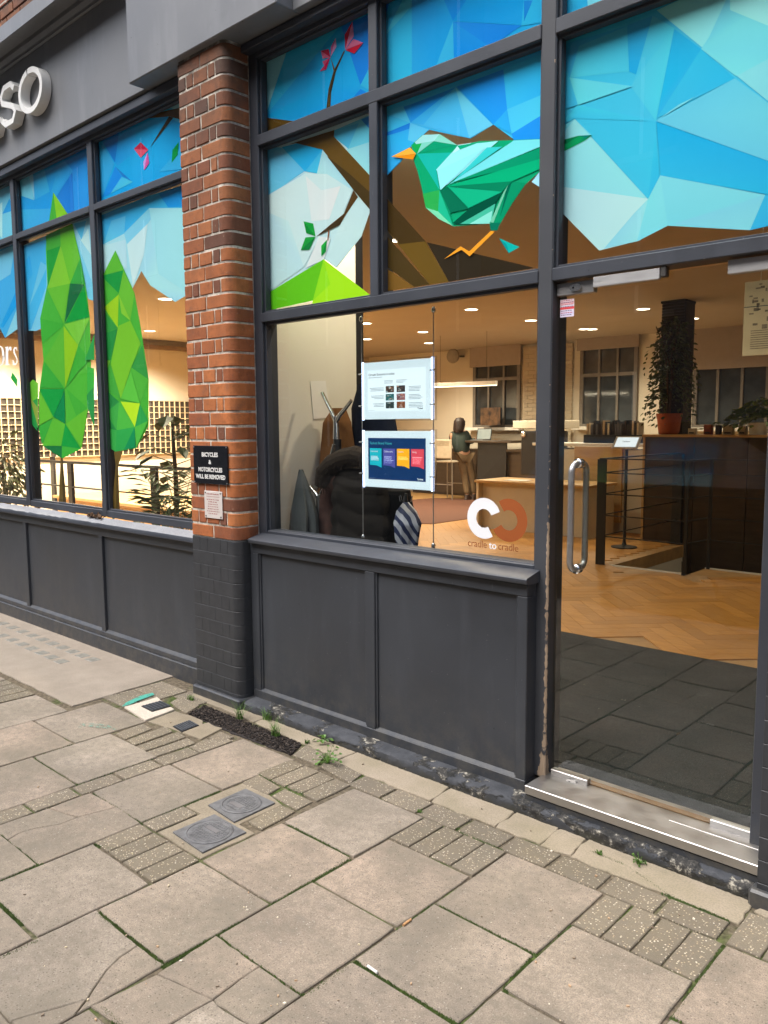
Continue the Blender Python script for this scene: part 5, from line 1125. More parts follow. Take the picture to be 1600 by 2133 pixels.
for ln in range(3): rq(.30-.0, .45, .265+ln*.03, .276+ln*.03, '#8a9296'); rq(.51, .51+.18-.03*ln, .265+ln*.03, .276+ln*.03, '#8a9296')
rq(.02, .26, .175, .187, '#8a9296')
rq(.012, .13, .975, .982, '#9aa4a6'); 
po = pr(pd, Q, 'poster_print', YP+.0006); po['label'] = 'pale poster print with six small photographs'
TXM = mat('dark_ink', (.05, .06, .07), .6); 
a = px_(.02, .135); t_ = text_mb('Circular Economy in action', .0115, (a[0], YP-.0003, a[1]), sx=.98, bold=.01); build('poster_title', t_, TXM, pd)
a = px_(.90, .968); t_ = text_mb('Tarkett', .008, (a[0]-.012, YP-.0003, a[1]), bold=.03); build('poster_title', t_, TXM, pd)
z0, z1, _ = PANELS[1]; px_ = U(z0, z1); Q = []
rq(0, 1, -.02, 1.0, '#0c2f58')
for i, c in enumerate(('#16a5b0', '#4a4a8c', '#f0a51c', '#cf4450')):
    fx = .03+i*.243; rq(fx, fx+.212, .235, .625, c)
    for ln in range((4, 6, 3, 6)[i]): rq(fx+.02, fx+.02+rg.uniform(.12, .17), .425+ln*.03, .437+ln*.03, '#dfe6ea' if i != 2 else '#f8e0a8')
rq(.02, .13, .965, .972, '#6a86a0')
po = pr(pd, Q, 'poster_print', YP+.0006); po['label'] = 'navy poster print with four coloured cards'
mb = MB()
for i, c in enumerate(('#16a5b0', '#4a4a8c', '#f0a51c', '#cf4450')):
    fx = .03+i*.243; P_ = [px_(fx, .62), px_(fx+.212, .62), px_(fx+.212, .705), px_(fx+.13, .655), px_(fx+.07, .648), px_(fx, .645)]
    mb.poly([(p[0], YP+.0002, p[1]) for p in P_], srgb(c))
build('card_tails', mb, LITPRINT, pd)
a = px_(.03, .135); t_ = text_mb('Tarkett Brand Values', .0125, (a[0], YP-.0003, a[1]), bold=.015); build('poster_title', t_, mat('teal_ink', (.05, .42, .45), .6, emit=(.05, .42, .45), estr=.3), pd)
WI = mat('white_ink', (.75, .75, .72), .6, emit=(.8, .8, .8), estr=.3)
for i, tx in enumerate(('Committed', 'Collaborative', 'Creative', 'Caring')):
    a = px_(.045+i*.243, .325); t_ = text_mb(tx, .0085, (a[0], YP-.0003, a[1]), sx=.9, bold=.01); build('card_title', t_, WI, pd)
a = px_(.88, .965); t_ = text_mb('Tarkett', .009, (a[0]-.008, YP-.0003, a[1]), bold=.03); build('poster_title', t_, WI, pd)
# ------------------------------------------------------------------ coats and umbrella
def loft(rings, n=40, fold=0.0, fc=7, ph=0.0, quilt=0.0, qn=6, seed=0, cap=True):
    r = random.Random(seed); vs = []; fs = []; m_ = len(rings); pj = [r.uniform(0, 6.28) for _ in range(4)]
    for i, (cx, cy, z, rx, ry) in enumerate(rings):
        t = i/(m_-1)
        for k in range(n):
            a = 2*math.pi*k/n; f = 1 + fold*t*(.6*math.sin(fc*a+ph+pj[0])+.4*math.sin((fc+4)*a+pj[1]+2*t)); f *= 1 + quilt*((abs(math.sin((t*qn+.22*math.sin(2*a+pj[3])+.1*math.sin(5*a+pj[2]))*math.pi))**.6)-.6) + (quilt*.35*math.sin(3*a+9*t+pj[1]) if quilt else 0)
            vs.append((cx+rx*f*math.cos(a), cy+ry*f*math.sin(a), z+ (.01*math.sin(3*a+pj[2]) if i == m_-1 else 0)))
    for i in range(m_-1):
        for k in range(n): fs.append((i*n+k, i*n+(k+1) % n, (i+1)*n+(k+1) % n, (i+1)*n+k))
    if cap: fs += [tuple(range(n)), tuple((m_-1)*n+k for k in reversed(range(n)))]
    mb = MB(); mb.add(vs, fs); return mb
def dense(r, k=6):
    o_ = []
    for i in range(len(r)-1):
        for j in range(k): o_.append(tuple(a+(b_-a)*(j/k) for a, b_ in zip(r[i], r[i+1])))
    return o_ + [r[-1]]
CY = .52
def cp(u, v, y=CY): q = on_y(u, v, y); return (q.x, q.z)
def fabric(name, c, sc=300): return mat(name, c, .92, var=.25, scale=sc, bump=.3, spec=.15)
rk = cp(703, 950); rack = thing('coat_stand', (rk[0], CY, ZF), 'chrome and black coat stand with forked hooks', 'coat stand')
pole = MB(); pole.tube([(rk[0], CY, ZF), (rk[0], CY, cp(703, 915)[1])], .022, 14); build('pole', pole, BLACKM, rack, smooth=True)
bs = MB(); bs.lathe((rk[0], CY, ZF), [(.2, 0), (.2, .015), (.05, .03), (.022, .05)], 28); build('base', bs, BLACKM, rack, smooth=True)
def fork(c, l_, r_, low, yy=CY):
    pts = lambda s_: [Vector((*[(1-t)**2*a+2*t*(1-t)*b_+t*t*d for a, b_, d in zip((c[0], yy, low), (c[0], yy, (c[1]+low)/2+.02), (c[0], yy, c[1]))],)) for t in (0, .5, 1)]
    m_ = MB(); m_.tube([(c[0], yy, low), (c[0], yy, (low+c[1])/2), (c[0]-.004, yy, c[1])], [.020, .017, .014], 14)
    for e in (l_, r_):
        m_.tube([(c[0], yy, c[1]-.03), (c[0]+(e[0]-c[0])*.25, yy, c[1]+(e[1]-c[1])*.12), (c[0]+(e[0]-c[0])*.6, yy, c[1]+(e[1]-c[1])*.5), (e[0], yy, e[1])], [.014, .0125, .011, .010], 12)
    build('forked_hook', m_, CHROME, rack, smooth=True)
fork(cp(700, 868), cp(671, 818), cp(732, 834), cp(702, 915)[1]); fork(cp(664, 1032, .44), cp(646, 1014, .44), cp(684, 1000, .44), cp(664, 1075, .44)[1], .44); fork(cp(703, 958), cp(695, 955), cp(712, 925), cp(700, 985)[1], CY-.06)
def garment(label, mt, rings, cat='coat', group='clothes on the coat stand', extra=None, **k):
    mb = loft(dense(rings, 16 if k.get('quilt') else 6), **k); t = build('hanging_'+cat, mb, mt, smooth=True, label=label, cat=cat, group=group)
    return t
def rg_(u, v, y, ru, ry): q = on_y(u, v, y); return (q.x, y, q.z, abs(on_y(u+ru, v, y).x-q.x), ry)
garment('camel brown overcoat behind the upper chrome hook', fabric('camel_wool', (.22, .095, .032)), [rg_(706, 850, .62, 12, .03), rg_(702, 880, .62, 26, .06), rg_(704, 960, .62, 34, .08), rg_(702, 1060, .62, 40, .09), rg_(702, 1180, .62, 40, .09)], fold=.16, fc=6, seed=1)
garment('navy blue coat hanging behind the two lit posters', fabric('navy_wool', (.010, .014, .030)), [rg_(765, 800, .72, 16, .04), rg_(775, 850, .72, 40, .08), rg_(785, 950, .72, 46, .09), rg_(790, 1060, .72, 48, .1), rg_(790, 1130, .72, 46, .1)], fold=.12, fc=5, seed=2)
garment('grey wool scarf at the left end of the coat stand', fabric('grey_knit', (.07, .075, .075), 500), [rg_(627, 978, .37, 3, .012), rg_(630, 1010, .37, 11, .03), rg_(634, 1070, .37, 23, .05), rg_(635, 1160, .37, 28, .055), rg_(636, 1250, .37, 28, .055)], cat='scarf', fold=.45, fc=6, seed=3)
garment('plaid dark red and brown jacket between scarf and padded coat', fabric('plaid_cloth', (.07, .035, .028), 26), [rg_(688, 990, .47, 10, .03), rg_(690, 1030, .47, 22, .05), rg_(690, 1110, .47, 26, .06), rg_(690, 1230, .47, 26, .06)], cat='jacket', fold=.15, fc=6, seed=4)
PUF = fabric('padded_nylon', (.011, .0085, .0065), 60); PUF2 = fabric('black_fleece', (.006, .0052, .005), 200)
garment('dark brown padded winter coat in front of the coat stand', PUF, [rg_(742, 975, .42, 40, .07), rg_(748, 1010, .42, 52, .10), rg_(755, 1080, .42, 56, .11), rg_(760, 1160, .42, 62, .12), rg_(765, 1230, .42, 62, .12)], fold=.16, fc=5, quilt=.11, qn=7, seed=5)
garment('black coat behind the umbrella under the lower poster', PUF2, [rg_(810, 1020, .52, 40, .08), rg_(815, 1080, .52, 44, .1), rg_(812, 1130, .52, 40, .1), rg_(812, 1180, .52, 36, .1)], fold=.08, seed=6)
# furry hood of the padded coat
hd = MB(); rh = random.Random(8); pth = [on_y(*q, .36) for q in ((668, 1012), (676, 985), (695, 966), (718, 955), (742, 950), (762, 955))]
hd.tube(pth, [.035, .05, .055, .055, .055, .05], 14)
for i in range(1400):
    j = rh.uniform(0, 4.99); a, b_ = pth[int(j)], pth[int(j)+1]; c = a.lerp(b_, j-int(j)); d = Vector((rh.gauss(0, 1), rh.gauss(0, 1), rh.gauss(0, 1))).normalized(); s_ = d.cross(Vector((0, 0, 1))).normalized()*.002
    q0 = c+d*.045; q1 = c+d*rh.uniform(.06, .075)+Vector((0, 0, -.008)); hd.add([q0-s_, q0+s_, q1], [(0, 1, 2)])
build('fur_hood', hd, fabric('fur', (.022, .015, .010), 100), smooth=False, label='dark furry hood lying over the shoulders of the padded coat', cat='hood')
um = thing('umbrella', (*[on_y(852, 1120, .47)[i] for i in (0, 1)], .6), 'furled umbrella with navy and white stripes hanging by the coats', 'umbrella')
def m_umb():
    b = NB('striped_nylon'); a = b.n('ShaderNodeTexWave', wave_type='BANDS', bands_direction='DIAGONAL'); a.inputs['Scale'].default_value = 9; a.inputs['Distortion'].default_value = 3; b.l(b.pos, a.inputs['Vector'])
    b.col(b.ramp(a.outputs['Fac'], (.5, (.42, .42, .46)), (.56, (.012, .022, .075)))); b.set(.6); return b.m
ub = loft(dense([rg_(846, 1046, .44, 5, .012), rg_(847, 1065, .44, 17, .045), rg_(849, 1090, .44, 24, .06), rg_(848, 1120, .44, 20, .05), rg_(850, 1150, .44, 14, .035), rg_(852, 1200, .44, 10, .02)]), fold=.35, fc=6, seed=9); build('canopy', ub, m_umb(), um, smooth=True)
q = on_y(846, 1040, .44); hn = MB(); hn.tube([q+Vector((0, 0, -.03)), q+Vector((0, 0, .03))], .008, 10); build('handle', hn, BLACKP, um)
for i in range(6): a = q+Vector((.03*math.cos(i), .03*math.sin(i), -.012)); rb_ = MB(); rb_.tube([a, a+Vector((.01*math.cos(i), 0, .03))], .0018, 6); build('rib_tip', rb_, CHROME, um)
pn = MB(); q0 = [on_x(u, v, -3.498) for u, v in ((646, 794), (678, 793), (688, 870), (653, 873))]; pn.prism(q0, (.0015, 0, 0)); build('paper_notice', pn, mat('notice_paper', (.78, .76, .74), .8, var=.02), label='white sheet of paper fixed to the side wall by the coats', cat='notice')
# ------------------------------------------------------------------ furniture and people inside
DESKW = mat('desk_white', (.62, .56, .46), .5, var=.03)
# white reception desk with oak top
a = on_z(990, 1095, ZF); yd = 6.6
xl = on_y(992, 1000, yd).x; xr = xl + 1.75; zt = on_y(1000, 1000, yd).z
dk = thing('reception_desk', ((xl+xr)/2, yd+.35, ZF), 'white panelled reception desk with pale oak top', 'desk')
mb = MB(); mb.box(xl-.02, xr+.02, yd-.02, yd+.75, zt-.035, zt, .004); build('top', mb, OAKP, dk)
for b_ in ((xl, xl+.04, yd, yd+.7), (xr-.04, xr, yd, yd+.7), (xl+.04, xr-.04, yd+.10, yd+.14)): mb = MB(); mb.box(*b_, ZF, zt-.036); build('panel', mb, DESKW, dk)
mb = MB(); mb.obox((xl+.55, yd+.22, zt+.005), (1, .15, 0), (-.15, 1, 0), (0, 0, 1), .16, .11, .004); build('papers', mb, PAPER, label='loose white papers on the reception desk', cat='papers')
# oak fronted counter and tall dark counter
mb = MB(); x0, x1 = on_y(1197, 1000, 7.5).x, on_y(1345, 1000, 7.5).x
oc = thing('oak_counter', ((x0+x1)/2, 7.8, ZF), 'pale oak fronted counter behind the door handle', 'counter')
mb.box(x0, x0+(x1-x0)*.68, 7.48, 7.52, .22, 1.24); build('oak_panel', mb, OAKP, oc); mb = MB(); mb.box(x0-.6, x1, 7.53, 8.0, ZF, 1.2); build('carcass', mb, DESKW, oc); mb = MB(); mb.box(x0-.7, x1, 7.50, 8.05, 1.245, 1.285, .004); build('top', mb, WHITEP, oc)
sr = thing('sample_rack', (x0+.5, 7.75, 1.286), 'rack of coloured carpet samples on the oak counter', 'rack')
mb = MB(); mb.box(x0+.06, x0+.86, 7.62, 7.86, 1.288, 1.40); build('tray', mb, BLACKP, sr)
rs_ = random.Random(4)
for i in range(22):
    xx = x0+.08+i*.0355; mb = MB(); mb.box(xx, xx+.028, 7.66, 7.82, 1.401, 1.401+rs_.uniform(.14, .20)); build('sample', mb, mat('sample_%d' % rs_.randrange(7), [(.5, .42, .32), (.04, .04, .05), (.3, .07, .03), (.6, .55, .45), (.1, .1, .12), (.4, .3, .2), (.02, .02, .03)][rs_.randrange(7)], .8), sr)
dc = thing('dark_counter', (-2.9, 7.4, ZF), 'tall dark brown counter with oak edged top behind the railing', 'counter')
xd = on_y(1338, 1000, 7.05).x
for i in range(5): mb = MB(); mb.box(xd+.03+i*.62, xd+.03+i*.62+.612, 7.05, 7.09, -1.9, 1.385); build('front_panel', mb, DARKW, dc)
mb = MB(); mb.box(xd, xd+.028, 7.04, 7.7, ZF, 1.385); build('end_panel', mb, OAKP, dc); mb = MB(); mb.box(xd-.01, xd+3.2, 7.03, 7.75, 1.386, 1.415); build('top', mb, OAKP, dc); mb = MB(); mb.box(xd+.03, xd+3.15, 7.10, 7.7, ZF, 1.384); build('carcass', mb, DARKW, dc)
# things on the dark counter
zc_ = 1.416
for i, (u, w, h, c, lab) in enumerate(((1443, .085, .075, (.55, .47, .36), 'small cream sample box beside the plant pot'), (1476, .09, .12, (.30, .08, .05), 'red and cream sample box on the dark counter'), (1497, .05, .11, (.06, .06, .09), 'narrow dark sample box on the dark counter'), (1518, .11, .115, (.58, .50, .38), 'wide cream sample box on the dark counter'), (1548, .08, .10, (.52, .42, .33), 'pinkish sample box near the pothos plant'))):
    x_ = on_y(u, 900, 7.2).x; t = thing('sample_box', (x_, 7.2, zc_), lab, 'box', 'sample boxes on the counter'); mb = MB(); mb.box(x_-w/2, x_+w/2, 7.16, 7.24, zc_, zc_+h, .002); build('carton', mb, mat('box_%d' % i, c, .7), t); mb = MB(); mb.box(x_-w*.35, x_+w*.35, 7.158, 7.1595, zc_+.012, zc_+.03); build('label_strip', mb, TXM, t)
def leaf_at(mb, p, d, up, L, w, col=None):
    d = d.normalized(); s_ = d.cross(up); s_ = s_.normalized() if s_.length > 1e-4 else Vector((1, 0, 0)); n = s_.cross(d)
    pts = [p, p+d*L*.3+s_*w*.5, p+d*L*.7+s_*w*.4, p+d*L-n*L*.12, p+d*L*.7-s_*w*.4, p+d*L*.3-s_*w*.5, p+d*L*.5-n*w*.15]
    mb.add(pts, [(0, 1, 6), (1, 2, 6), (2, 3, 6), (3, 4, 6), (4, 5, 6), (5, 0, 6)], col)
# dark boarded column with ficus in a terracotta pot
yc = 7.5; xa, xb = on_y(1377, 700, yc).x, on_y(1424, 700, yc).x
COLM = mat('black_stained_board', (.010, .008, .007), .6, var=.3)
cl = thing('dark_column', ((xa+xb)/2, yc+.2, ZF), 'dark louvred column rising to the ceiling behind the plant', 'column')
for i in range(46): mb = MB(); mb.box(xa, xb, yc, yc+.03, 1.42+i*.0365, 1.42+i*.0365+.032, .004); build('board', mb, COLM, cl)
mb = MB(); mb.box(xa+.005, xb+.005, yc+.031, yc+.32, ZF, ZC); build('core', mb, COLM, cl); mb = MB(); mb.box(xa-.01, xb+.012, yc-.01, yc+.33, ZC-.03, ZC-.001); build('cap', mb, COLM, cl)
fi = thing('ficus_plant', (on_y(1392, 905, 7.32).x, 7.32, zc_), 'tall weeping ficus in a terracotta pot before the dark column', 'plant')
pc = Vector((on_y(1393, 905, 7.32).x, 7.32, zc_)); mb = MB(); mb.lathe(pc, [(.10, 0), (.125, .02), (.15, .22), (.158, .22), (.158, .26), (.14, .26)], 24); build('pot', mb, mat('terracotta', (.36, .085, .03), .7), fi, smooth=True)
mb = MB(); rf = random.Random(12)
for k in range(4): mb.tube([pc+Vector((rf.uniform(-.03, .03), rf.uniform(-.03, .03), .2)), pc+Vector((rf.uniform(-.1, .1), rf.uniform(-.06, .06), .8)), pc+Vector((rf.uniform(-.2, .2), rf.uniform(-.1, .1), 1.35))], [.014, .010, .005], 7)
build('stem', mb, mat('bark', (.07, .05, .03), .9), fi)
mb = MB()
for k in range(100):
    a = rf.uniform(0, 6.28); h0 = rf.uniform(.45, 1.42); rr = rf.uniform(.05, .16); st_ = pc+Vector((math.cos(a)*rr*.6, math.sin(a)*rr*.5, h0)); drop = rf.uniform(.25, .75); out = rf.uniform(.08, .26)*(1.2 if h0 < 1.2 else .8)
    for j in range(14):
        t = j/13; p = st_+Vector((math.cos(a)*out*math.sqrt(t), math.sin(a)*out*.6*math.sqrt(t), .1*math.sin(t*3)-drop*t*t)); d = Vector((math.cos(a)+rf.gauss(0, .6), math.sin(a)+rf.gauss(0, .6), -.7+rf.gauss(0, .4)))
        if p.z > zc_+.12: leaf_at(mb, p, d, Vector((rf.gauss(0, 1), rf.gauss(0, 1), 1)), rf.uniform(.045, .075), rf.uniform(.022, .034))
build('foliage', mb, IVY, fi)
pp = thing('pothos_plant', (on_y(1580, 900, 7.2).x, 7.2, zc_), 'light green pothos spilling along the dark counter', 'plant'); q = WORG[pp.name]
mb = MB(); mb.lathe(q, [(.09, 0), (.12, .14), (.11, .14)], 20); build('pot', mb, WHITEP, pp, smooth=True); mb = MB()
for k in range(230):
    a = rf.uniform(0, 6.28); r_ = abs(rf.gauss(0, .23)); p = q+Vector((math.cos(a)*r_*1.25, math.sin(a)*r_*.55, .17+.20*math.exp(-r_*r_*12)*rf.uniform(.3, 1.3)-r_*.25)); 
    if p.z > zc_+.01: leaf_at(mb, p, Vector((math.cos(a), math.sin(a), rf.uniform(-.7, .2))), Vector((rf.gauss(0, .4), rf.gauss(0, .4), 1)), rf.uniform(.07, .12), rf.uniform(.05, .085))
build('foliage', mb, POTHOS, pp)
# railing round the stairwell
rlg = thing('stair_railing', (-3.98, 5.09, ZF), 'black stair railing with wire infill seen through the glass door', 'railing')
zt_ = 1.19
def post(x_, y_, w=.045, d=.02, z0=ZF, z1=zt_, par=None): mb = MB(); mb.box(x_-w/2, x_+w/2, y_-d/2, y_+d/2, z0, z1, .002); build('post', mb, BLACKM, par)
RP = [Vector((-3.98, 5.02, 0)), Vector((-3.10, 5.02, 0)), Vector((-3.04, 5.44, 0)), Vector((-.95, 5.46, 0))]; RQ = [Vector((-3.98, 5.02, 0)), Vector((-3.98, 6.95, 0))]
post(-3.98, 5.02, .10, par=rlg); post(-3.08, 5.01, .03, .02, par=rlg); post(-3.03, 5.47, .03, .02, par=rlg); post(-3.98, 6.95, .12, .06, par=rlg); post(-3.10, 5.02, .03, .02, ZF-.1, ZF+.13, par=rlg)
for P_ in (RP, RQ):
    for i in range(len(P_)-1):
        a, b_ = P_[i].copy(), P_[i+1].copy(); a.z = b_.z = zt_; d = (b_-a).normalized(); mb = MB(); mb.obox((a+b_)/2+Vector((0, 0, .006)), d, (-d.y, d.x, 0), (0, 0, 1), (b_-a).length/2+.02, .022, .006); build('top_rail', mb, BLACKM, rlg)
        for h in (.30, .52, .74, .96): mb = MB(); mb.tube([Vector((a.x, a.y, ZF+h)), Vector((b_.x, b_.y, ZF+h))], .0065, 6); build('wire', mb, BLACKM, rlg)
# tablet on a stand
tb = thing('tablet_stand', (on_z(1300, 1140, ZF).x, on_z(1300, 1140, ZF).y, ZF), 'black floor stand holding a tilted white tablet', 'tablet stand'); q = WORG[tb.name]
mb = MB(); mb.lathe(q, [(.15, 0), (.15, .012), (.03, .03), (.02, .06)], 28); build('base', mb, BLACKM, tb, smooth=True); mb = MB(); mb.tube([q+Vector((0, 0, .03)), q+Vector((0, 0, 1.18))], .018, 12); build('pole', mb, BLACKM, tb, smooth=True)
mb = MB(); ux = Vector((1, .15, 0)).normalized(); uy = Vector((-.1, .75, .62)).normalized(); un = ux.cross(uy); mb.obox(q+Vector((0, 0, 1.24)), ux, uy, un, .15, .105, .01); tt = build('tablet', mb, WHITEP, tb)
mb = MB(); mb.obox(q+Vector((0, 0, 1.24))+un*.0108, ux, uy, un, .125, .085, .0006); build('screen', mb, mat('tablet_screen', (.5, .55, .58), .2, emit=(.72, .78, .82), estr=.5), tt)
t_ = text_mb('Tarkett', .022, q+Vector((0, 0, 1.24))+un*.0118-ux*.055, ux=ux, uz=uy, bold=.02); build('screen_word', t_, TXM, tt)
# hanging sheet at the right
hp = thing('hanging_poster', (on_y(1590, 700, 3.0).x, 3.0, 1.9), 'cream illustrated sheet hanging from the ceiling at right', 'poster'); A, B_ = on_y(1552, 588, 3.0), on_y(1549, 742, 3.0)
mb = MB(); mb.box(A.x, A.x+.42, 3.0, 3.004, B_.z, A.z, .001); build('sheet', mb, mat('cream_sheet', (.46, .38, .25), .7, var=.04), hp)
mb = MB(); rp = random.Random(6)
for i in range(70):
    fz = rp.uniform(.02, .60); x_ = A.x+.03+rp.uniform(0, .36); z_ = A.z-(A.z-B_.z)*fz; w, h = rp.uniform(.008, .035), rp.uniform(.008, .03); mb.box(x_, x_+w, 2.9985, 2.9992, z_-h, z_)
for i in range(9): z_ = A.z-(A.z-B_.z)*(.66+.03*i); mb.box(A.x+.05, A.x+rp.uniform(.16, .34), 2.9985, 2.9992, z_-.005, z_)
build('drawing', mb, mat('sepia_ink', (.17, .135, .10), .8, var=.4, scale=40), hp); mb = MB(); mb.box(A.x, A.x+.42, 2.9982, 2.999, A.z-(A.z-B_.z)*.345, A.z-(A.z-B_.z)*.335); build('rule', mb, TXM, hp)
mb = MB(); mb.tube([(A.x+.1, 3.002, A.z-.01), (A.x+.1, 3.002, ZC)], .002, 6); build('cord', mb, WHITEP, hp)
# table with laptop, stool and person at the back
YT = 10.0; HF = ZF
kt = thing('high_table', (on_y(1010, 930, YT).x, YT+.4, HF), 'black panelled high table by the back window', 'table'); x0, x1 = on_y(985, 930, YT).x, on_y(1058, 930, YT).x; zt2 = on_y(1010, 918, YT).z
mb = MB(); mb.box(x0-.15, x1+.1, YT-.05, YT+.7, zt2-.04, zt2, .004); build('top', mb, DARKW, kt); mb = MB(); mb.box(x0+.1, x1-.05, YT+.02, YT+.06, HF, zt2-.041); build('front_panel', mb, BLACKM, kt); mb = MB(); mb.box(x1-.04, x1+.9, YT+.1, YT+.14, HF, zt2-.2); build('side_panel', mb, DARKW, kt); mb = MB(); mb.box(x1-.05, x1+.95, YT+.02, YT+.75, zt2-.199, zt2-.16); build('lower_top', mb, DARKW, kt)
lp = thing('laptop', (on_y(993, 905, YT+.2).x, YT+.2, zt2), 'open laptop on the high table facing the person', 'laptop'); q = WORG[lp.name]
mb = MB(); mb.box(q.x-.16, q.x+.16, q.y-.02, q.y+.2, zt2, zt2+.015); build('keyboard', mb, mat('laptop_grey', (.2, .2, .2), .4), lp); mb = MB(); mb.obox((q.x+.01, q.y+.24, zt2+.12), (1, .1, 0), (0, .2, 1), (0, 1, -.2), .16, .11, .005); s_ = build('screen', mb, BLACKP, lp); mb = MB(); mb.obox((q.x+.01, q.y+.233, zt2+.12), (1, .1, 0), (0, .2, 1), (0, 1, -.2), .148, .098, .001); build('display', mb, mat('laptop_display', (.16, .17, .15), .3, emit=(.36, .38, .33), estr=.35), s_)
stl = thing('bar_stool', (on_y(937, 1030, YT-.05).x, YT-.05, HF), 'cream plastic bar stool with high back behind the person', 'stool'); q = WORG[stl.name]; CRM = mat('cream_plastic', (.55, .47, .36), .5)
sz = on_y(950, 960, YT-.05).z
mb = MB(); mb.box(q.x-.23, q.x+.23, q.y-.2, q.y+.24, sz-.03, sz, .015); build('seat', mb, CRM, stl)
mb = MB(); mb.box(q.x-.21, q.x+.21, q.y-.225, q.y-.20, sz+.05, sz+.42, .012); build('backrest', mb, CRM, stl)
for i in range(5): mb = MB(); mb.box(q.x-.15, q.x+.15, q.y-.2265, q.y-.2255, sz+.3+i*.02, sz+.306+i*.02); build('slot', mb, mat('slot_dark', (.2, .16, .1), .8), stl)
for sx, sy in ((-1, -1), (1, -1), (-1, 1), (1, 1)): mb = MB(); mb.tube([(q.x+sx*.2, q.y+sy*.18, sz-.02), (q.x+sx*.24, q.y+sy*.23, HF)], .013, 8); build('leg', mb, mat('stool_leg', (.45, .42, .38), .3, .8), stl)
for sx in (-1, 1): mb = MB(); mb.tube([(q.x+sx*.195, q.y-.2, sz-.02), (q.x+sx*.195, q.y-.215, sz+.1)], .012, 8); build('back_post', mb, CRM, stl)
for sy in (-1, 1): mb = MB(); mb.tube([(q.x-.225, q.y+sy*.215, HF+.3), (q.x+.225, q.y+sy*.215, HF+.3)], .009, 8); build('footrest', mb, mat('stool_leg', (.45, .42, .38), .3, .8), stl)
# person
YPn = YT+.05
def pp_(u, v, dy=0): r_ = on_y(u, v, YPn+dy); return r_
J = dict(pel=pp_(966, 946), chest=pp_(956, 915), neck=pp_(956, 896), head=pp_(958, 884), top=pp_(958, 872), shl=pp_(941, 905, -.05), shr=pp_(972, 904, .1), ell=pp_(944, 925, .2), elr=pp_(980, 922, .28), hal=pp_(972, 914, .36), har=pp_(990, 914, .40), hipl=pp_(960, 950, -.05), hipr=pp_(972, 951, .07), knl=pp_(968, 992, .02), knr=pp_(984, 992, .10), ftl=pp_(973, 1030, -.08), ftr=pp_(987, 1030, .06))
for k_ in ('ftl', 'ftr'): J[k_].z = HF+.07
def skin_body(name, chain_pts, edges, radii, mt, parent=None, sub=2, root=0, **kw):
    me = bpy.data.meshes.new(name); org = WORG[parent.name] if parent else Vector(chain_pts[0])
    me.from_pydata([tuple(Vector(p)-org) for p in chain_pts], edges, []); o = bpy.data.objects.new(name, me); COL.objects.link(o)
    md = o.modifiers.new('skin', 'SKIN'); 
    for i, r_ in enumerate(radii): me.skin_vertices[0].data[i].radius = r_ if isinstance(r_, tuple) else (r_, r_); me.skin_vertices[0].data[i].use_root = (i == root)
    sb = o.modifiers.new('sub', 'SUBSURF'); sb.levels = sub; sb.render_levels = sub
    dg = bpy.context.evaluated_depsgraph_get(); m2 = bpy.data.meshes.new_from_object(o.evaluated_get(dg)); o.modifiers.clear(); o.data = m2; bpy.data.meshes.remove(me)
    m2.materials.clear(); m2.materials.append(mt); m2.polygons.foreach_set('use_smooth', [True]*len(m2.polygons))
    WORG[o.name] = org
    if parent: o.parent = parent; o.location = (0, 0, 0)
    else: o.location = org
    return tag(o, kw.get('label'), kw.get('cat'))
SKIN = mat('skin', (.40, .22, .14), .55, var=.05)
wrl = J['hal']; wrr = J['har']
bp = [J['pel'], J['chest'], J['neck'], J['head'], J['top'], J['shl'], J['ell'], J['hal'], J['shr'], J['elr'], J['har'], J['hipl'], J['knl'], J['ftl'], J['hipr'], J['knr'], J['ftr'], J['ftl']+Vector((.02, .13, -.03)), J['ftr']+Vector((.02, .13, -.03)), J['hal']+Vector((.03, .07, -.01)), J['har']+Vector((.01, .07, -.01))]
be = [(0, 1), (1, 2), (2, 3), (3, 4), (1, 5), (5, 6), (6, 7), (1, 8), (8, 9), (9, 10), (0, 11), (11, 12), (12, 13), (0, 14), (14, 15), (15, 16), (13, 17), (16, 18), (7, 19), (10, 20)]
person = skin_body('person', bp, be, [.13, .14, .055, .085, .07, .06, .045, .03, .06, .045, .03, .09, .06, .04, .09, .06, .04, .035, .035, .022, .022], SKIN, label='person in green jumper and tan trousers leaning at the high table', cat='person')
GRNW = mat('green_jumper', (.022, .034, .028), .9); TANC = mat('tan_trousers', (.12, .075, .036), .9)
skin_body('jumper', [J['pel']+Vector((0, 0, -.04)), J['chest'], J['neck']+Vector((0, 0, -.04)), J['shl'], J['ell'], J['hal'], J['shr'], J['elr'], J['har']], [(0, 1), (1, 2), (1, 3), (3, 4), (4, 5), (1, 6), (6, 7), (7, 8)], [.155, .165, .07, .078, .06, .04, .078, .06, .04], GRNW, person)
skin_body('trousers', [J['pel'], J['hipl'], J['knl'], J['ftl']+Vector((0, 0, .03)), J['hipr'], J['knr'], J['ftr']+Vector((0, 0, .03))], [(0, 1), (1, 2), (2, 3), (0, 4), (4, 5), (5, 6)], [.135, .105, .075, .055, .105, .075, .055], TANC, person)
HAIR = mat('dark_hair', (.022, .011, .008), .6, var=.4, scale=60)
hc = J['head']; mb = loft(dense([(hc.x, hc.y-.01, hc.z+.135, .02, .02), (hc.x, hc.y-.01, hc.z+.12, .075, .075), (hc.x, hc.y-.012, hc.z+.06, .112, .112), (hc.x, hc.y-.02, hc.z-.02, .118, .112), (hc.x-.005, hc.y-.035, hc.z-.10, .115, .095), (hc.x-.01, hc.y-.04, hc.z-.15, .10, .075)], 4), n=28, fold=.05, fc=9, seed=4); build('hair', mb, HAIR, person, smooth=True)
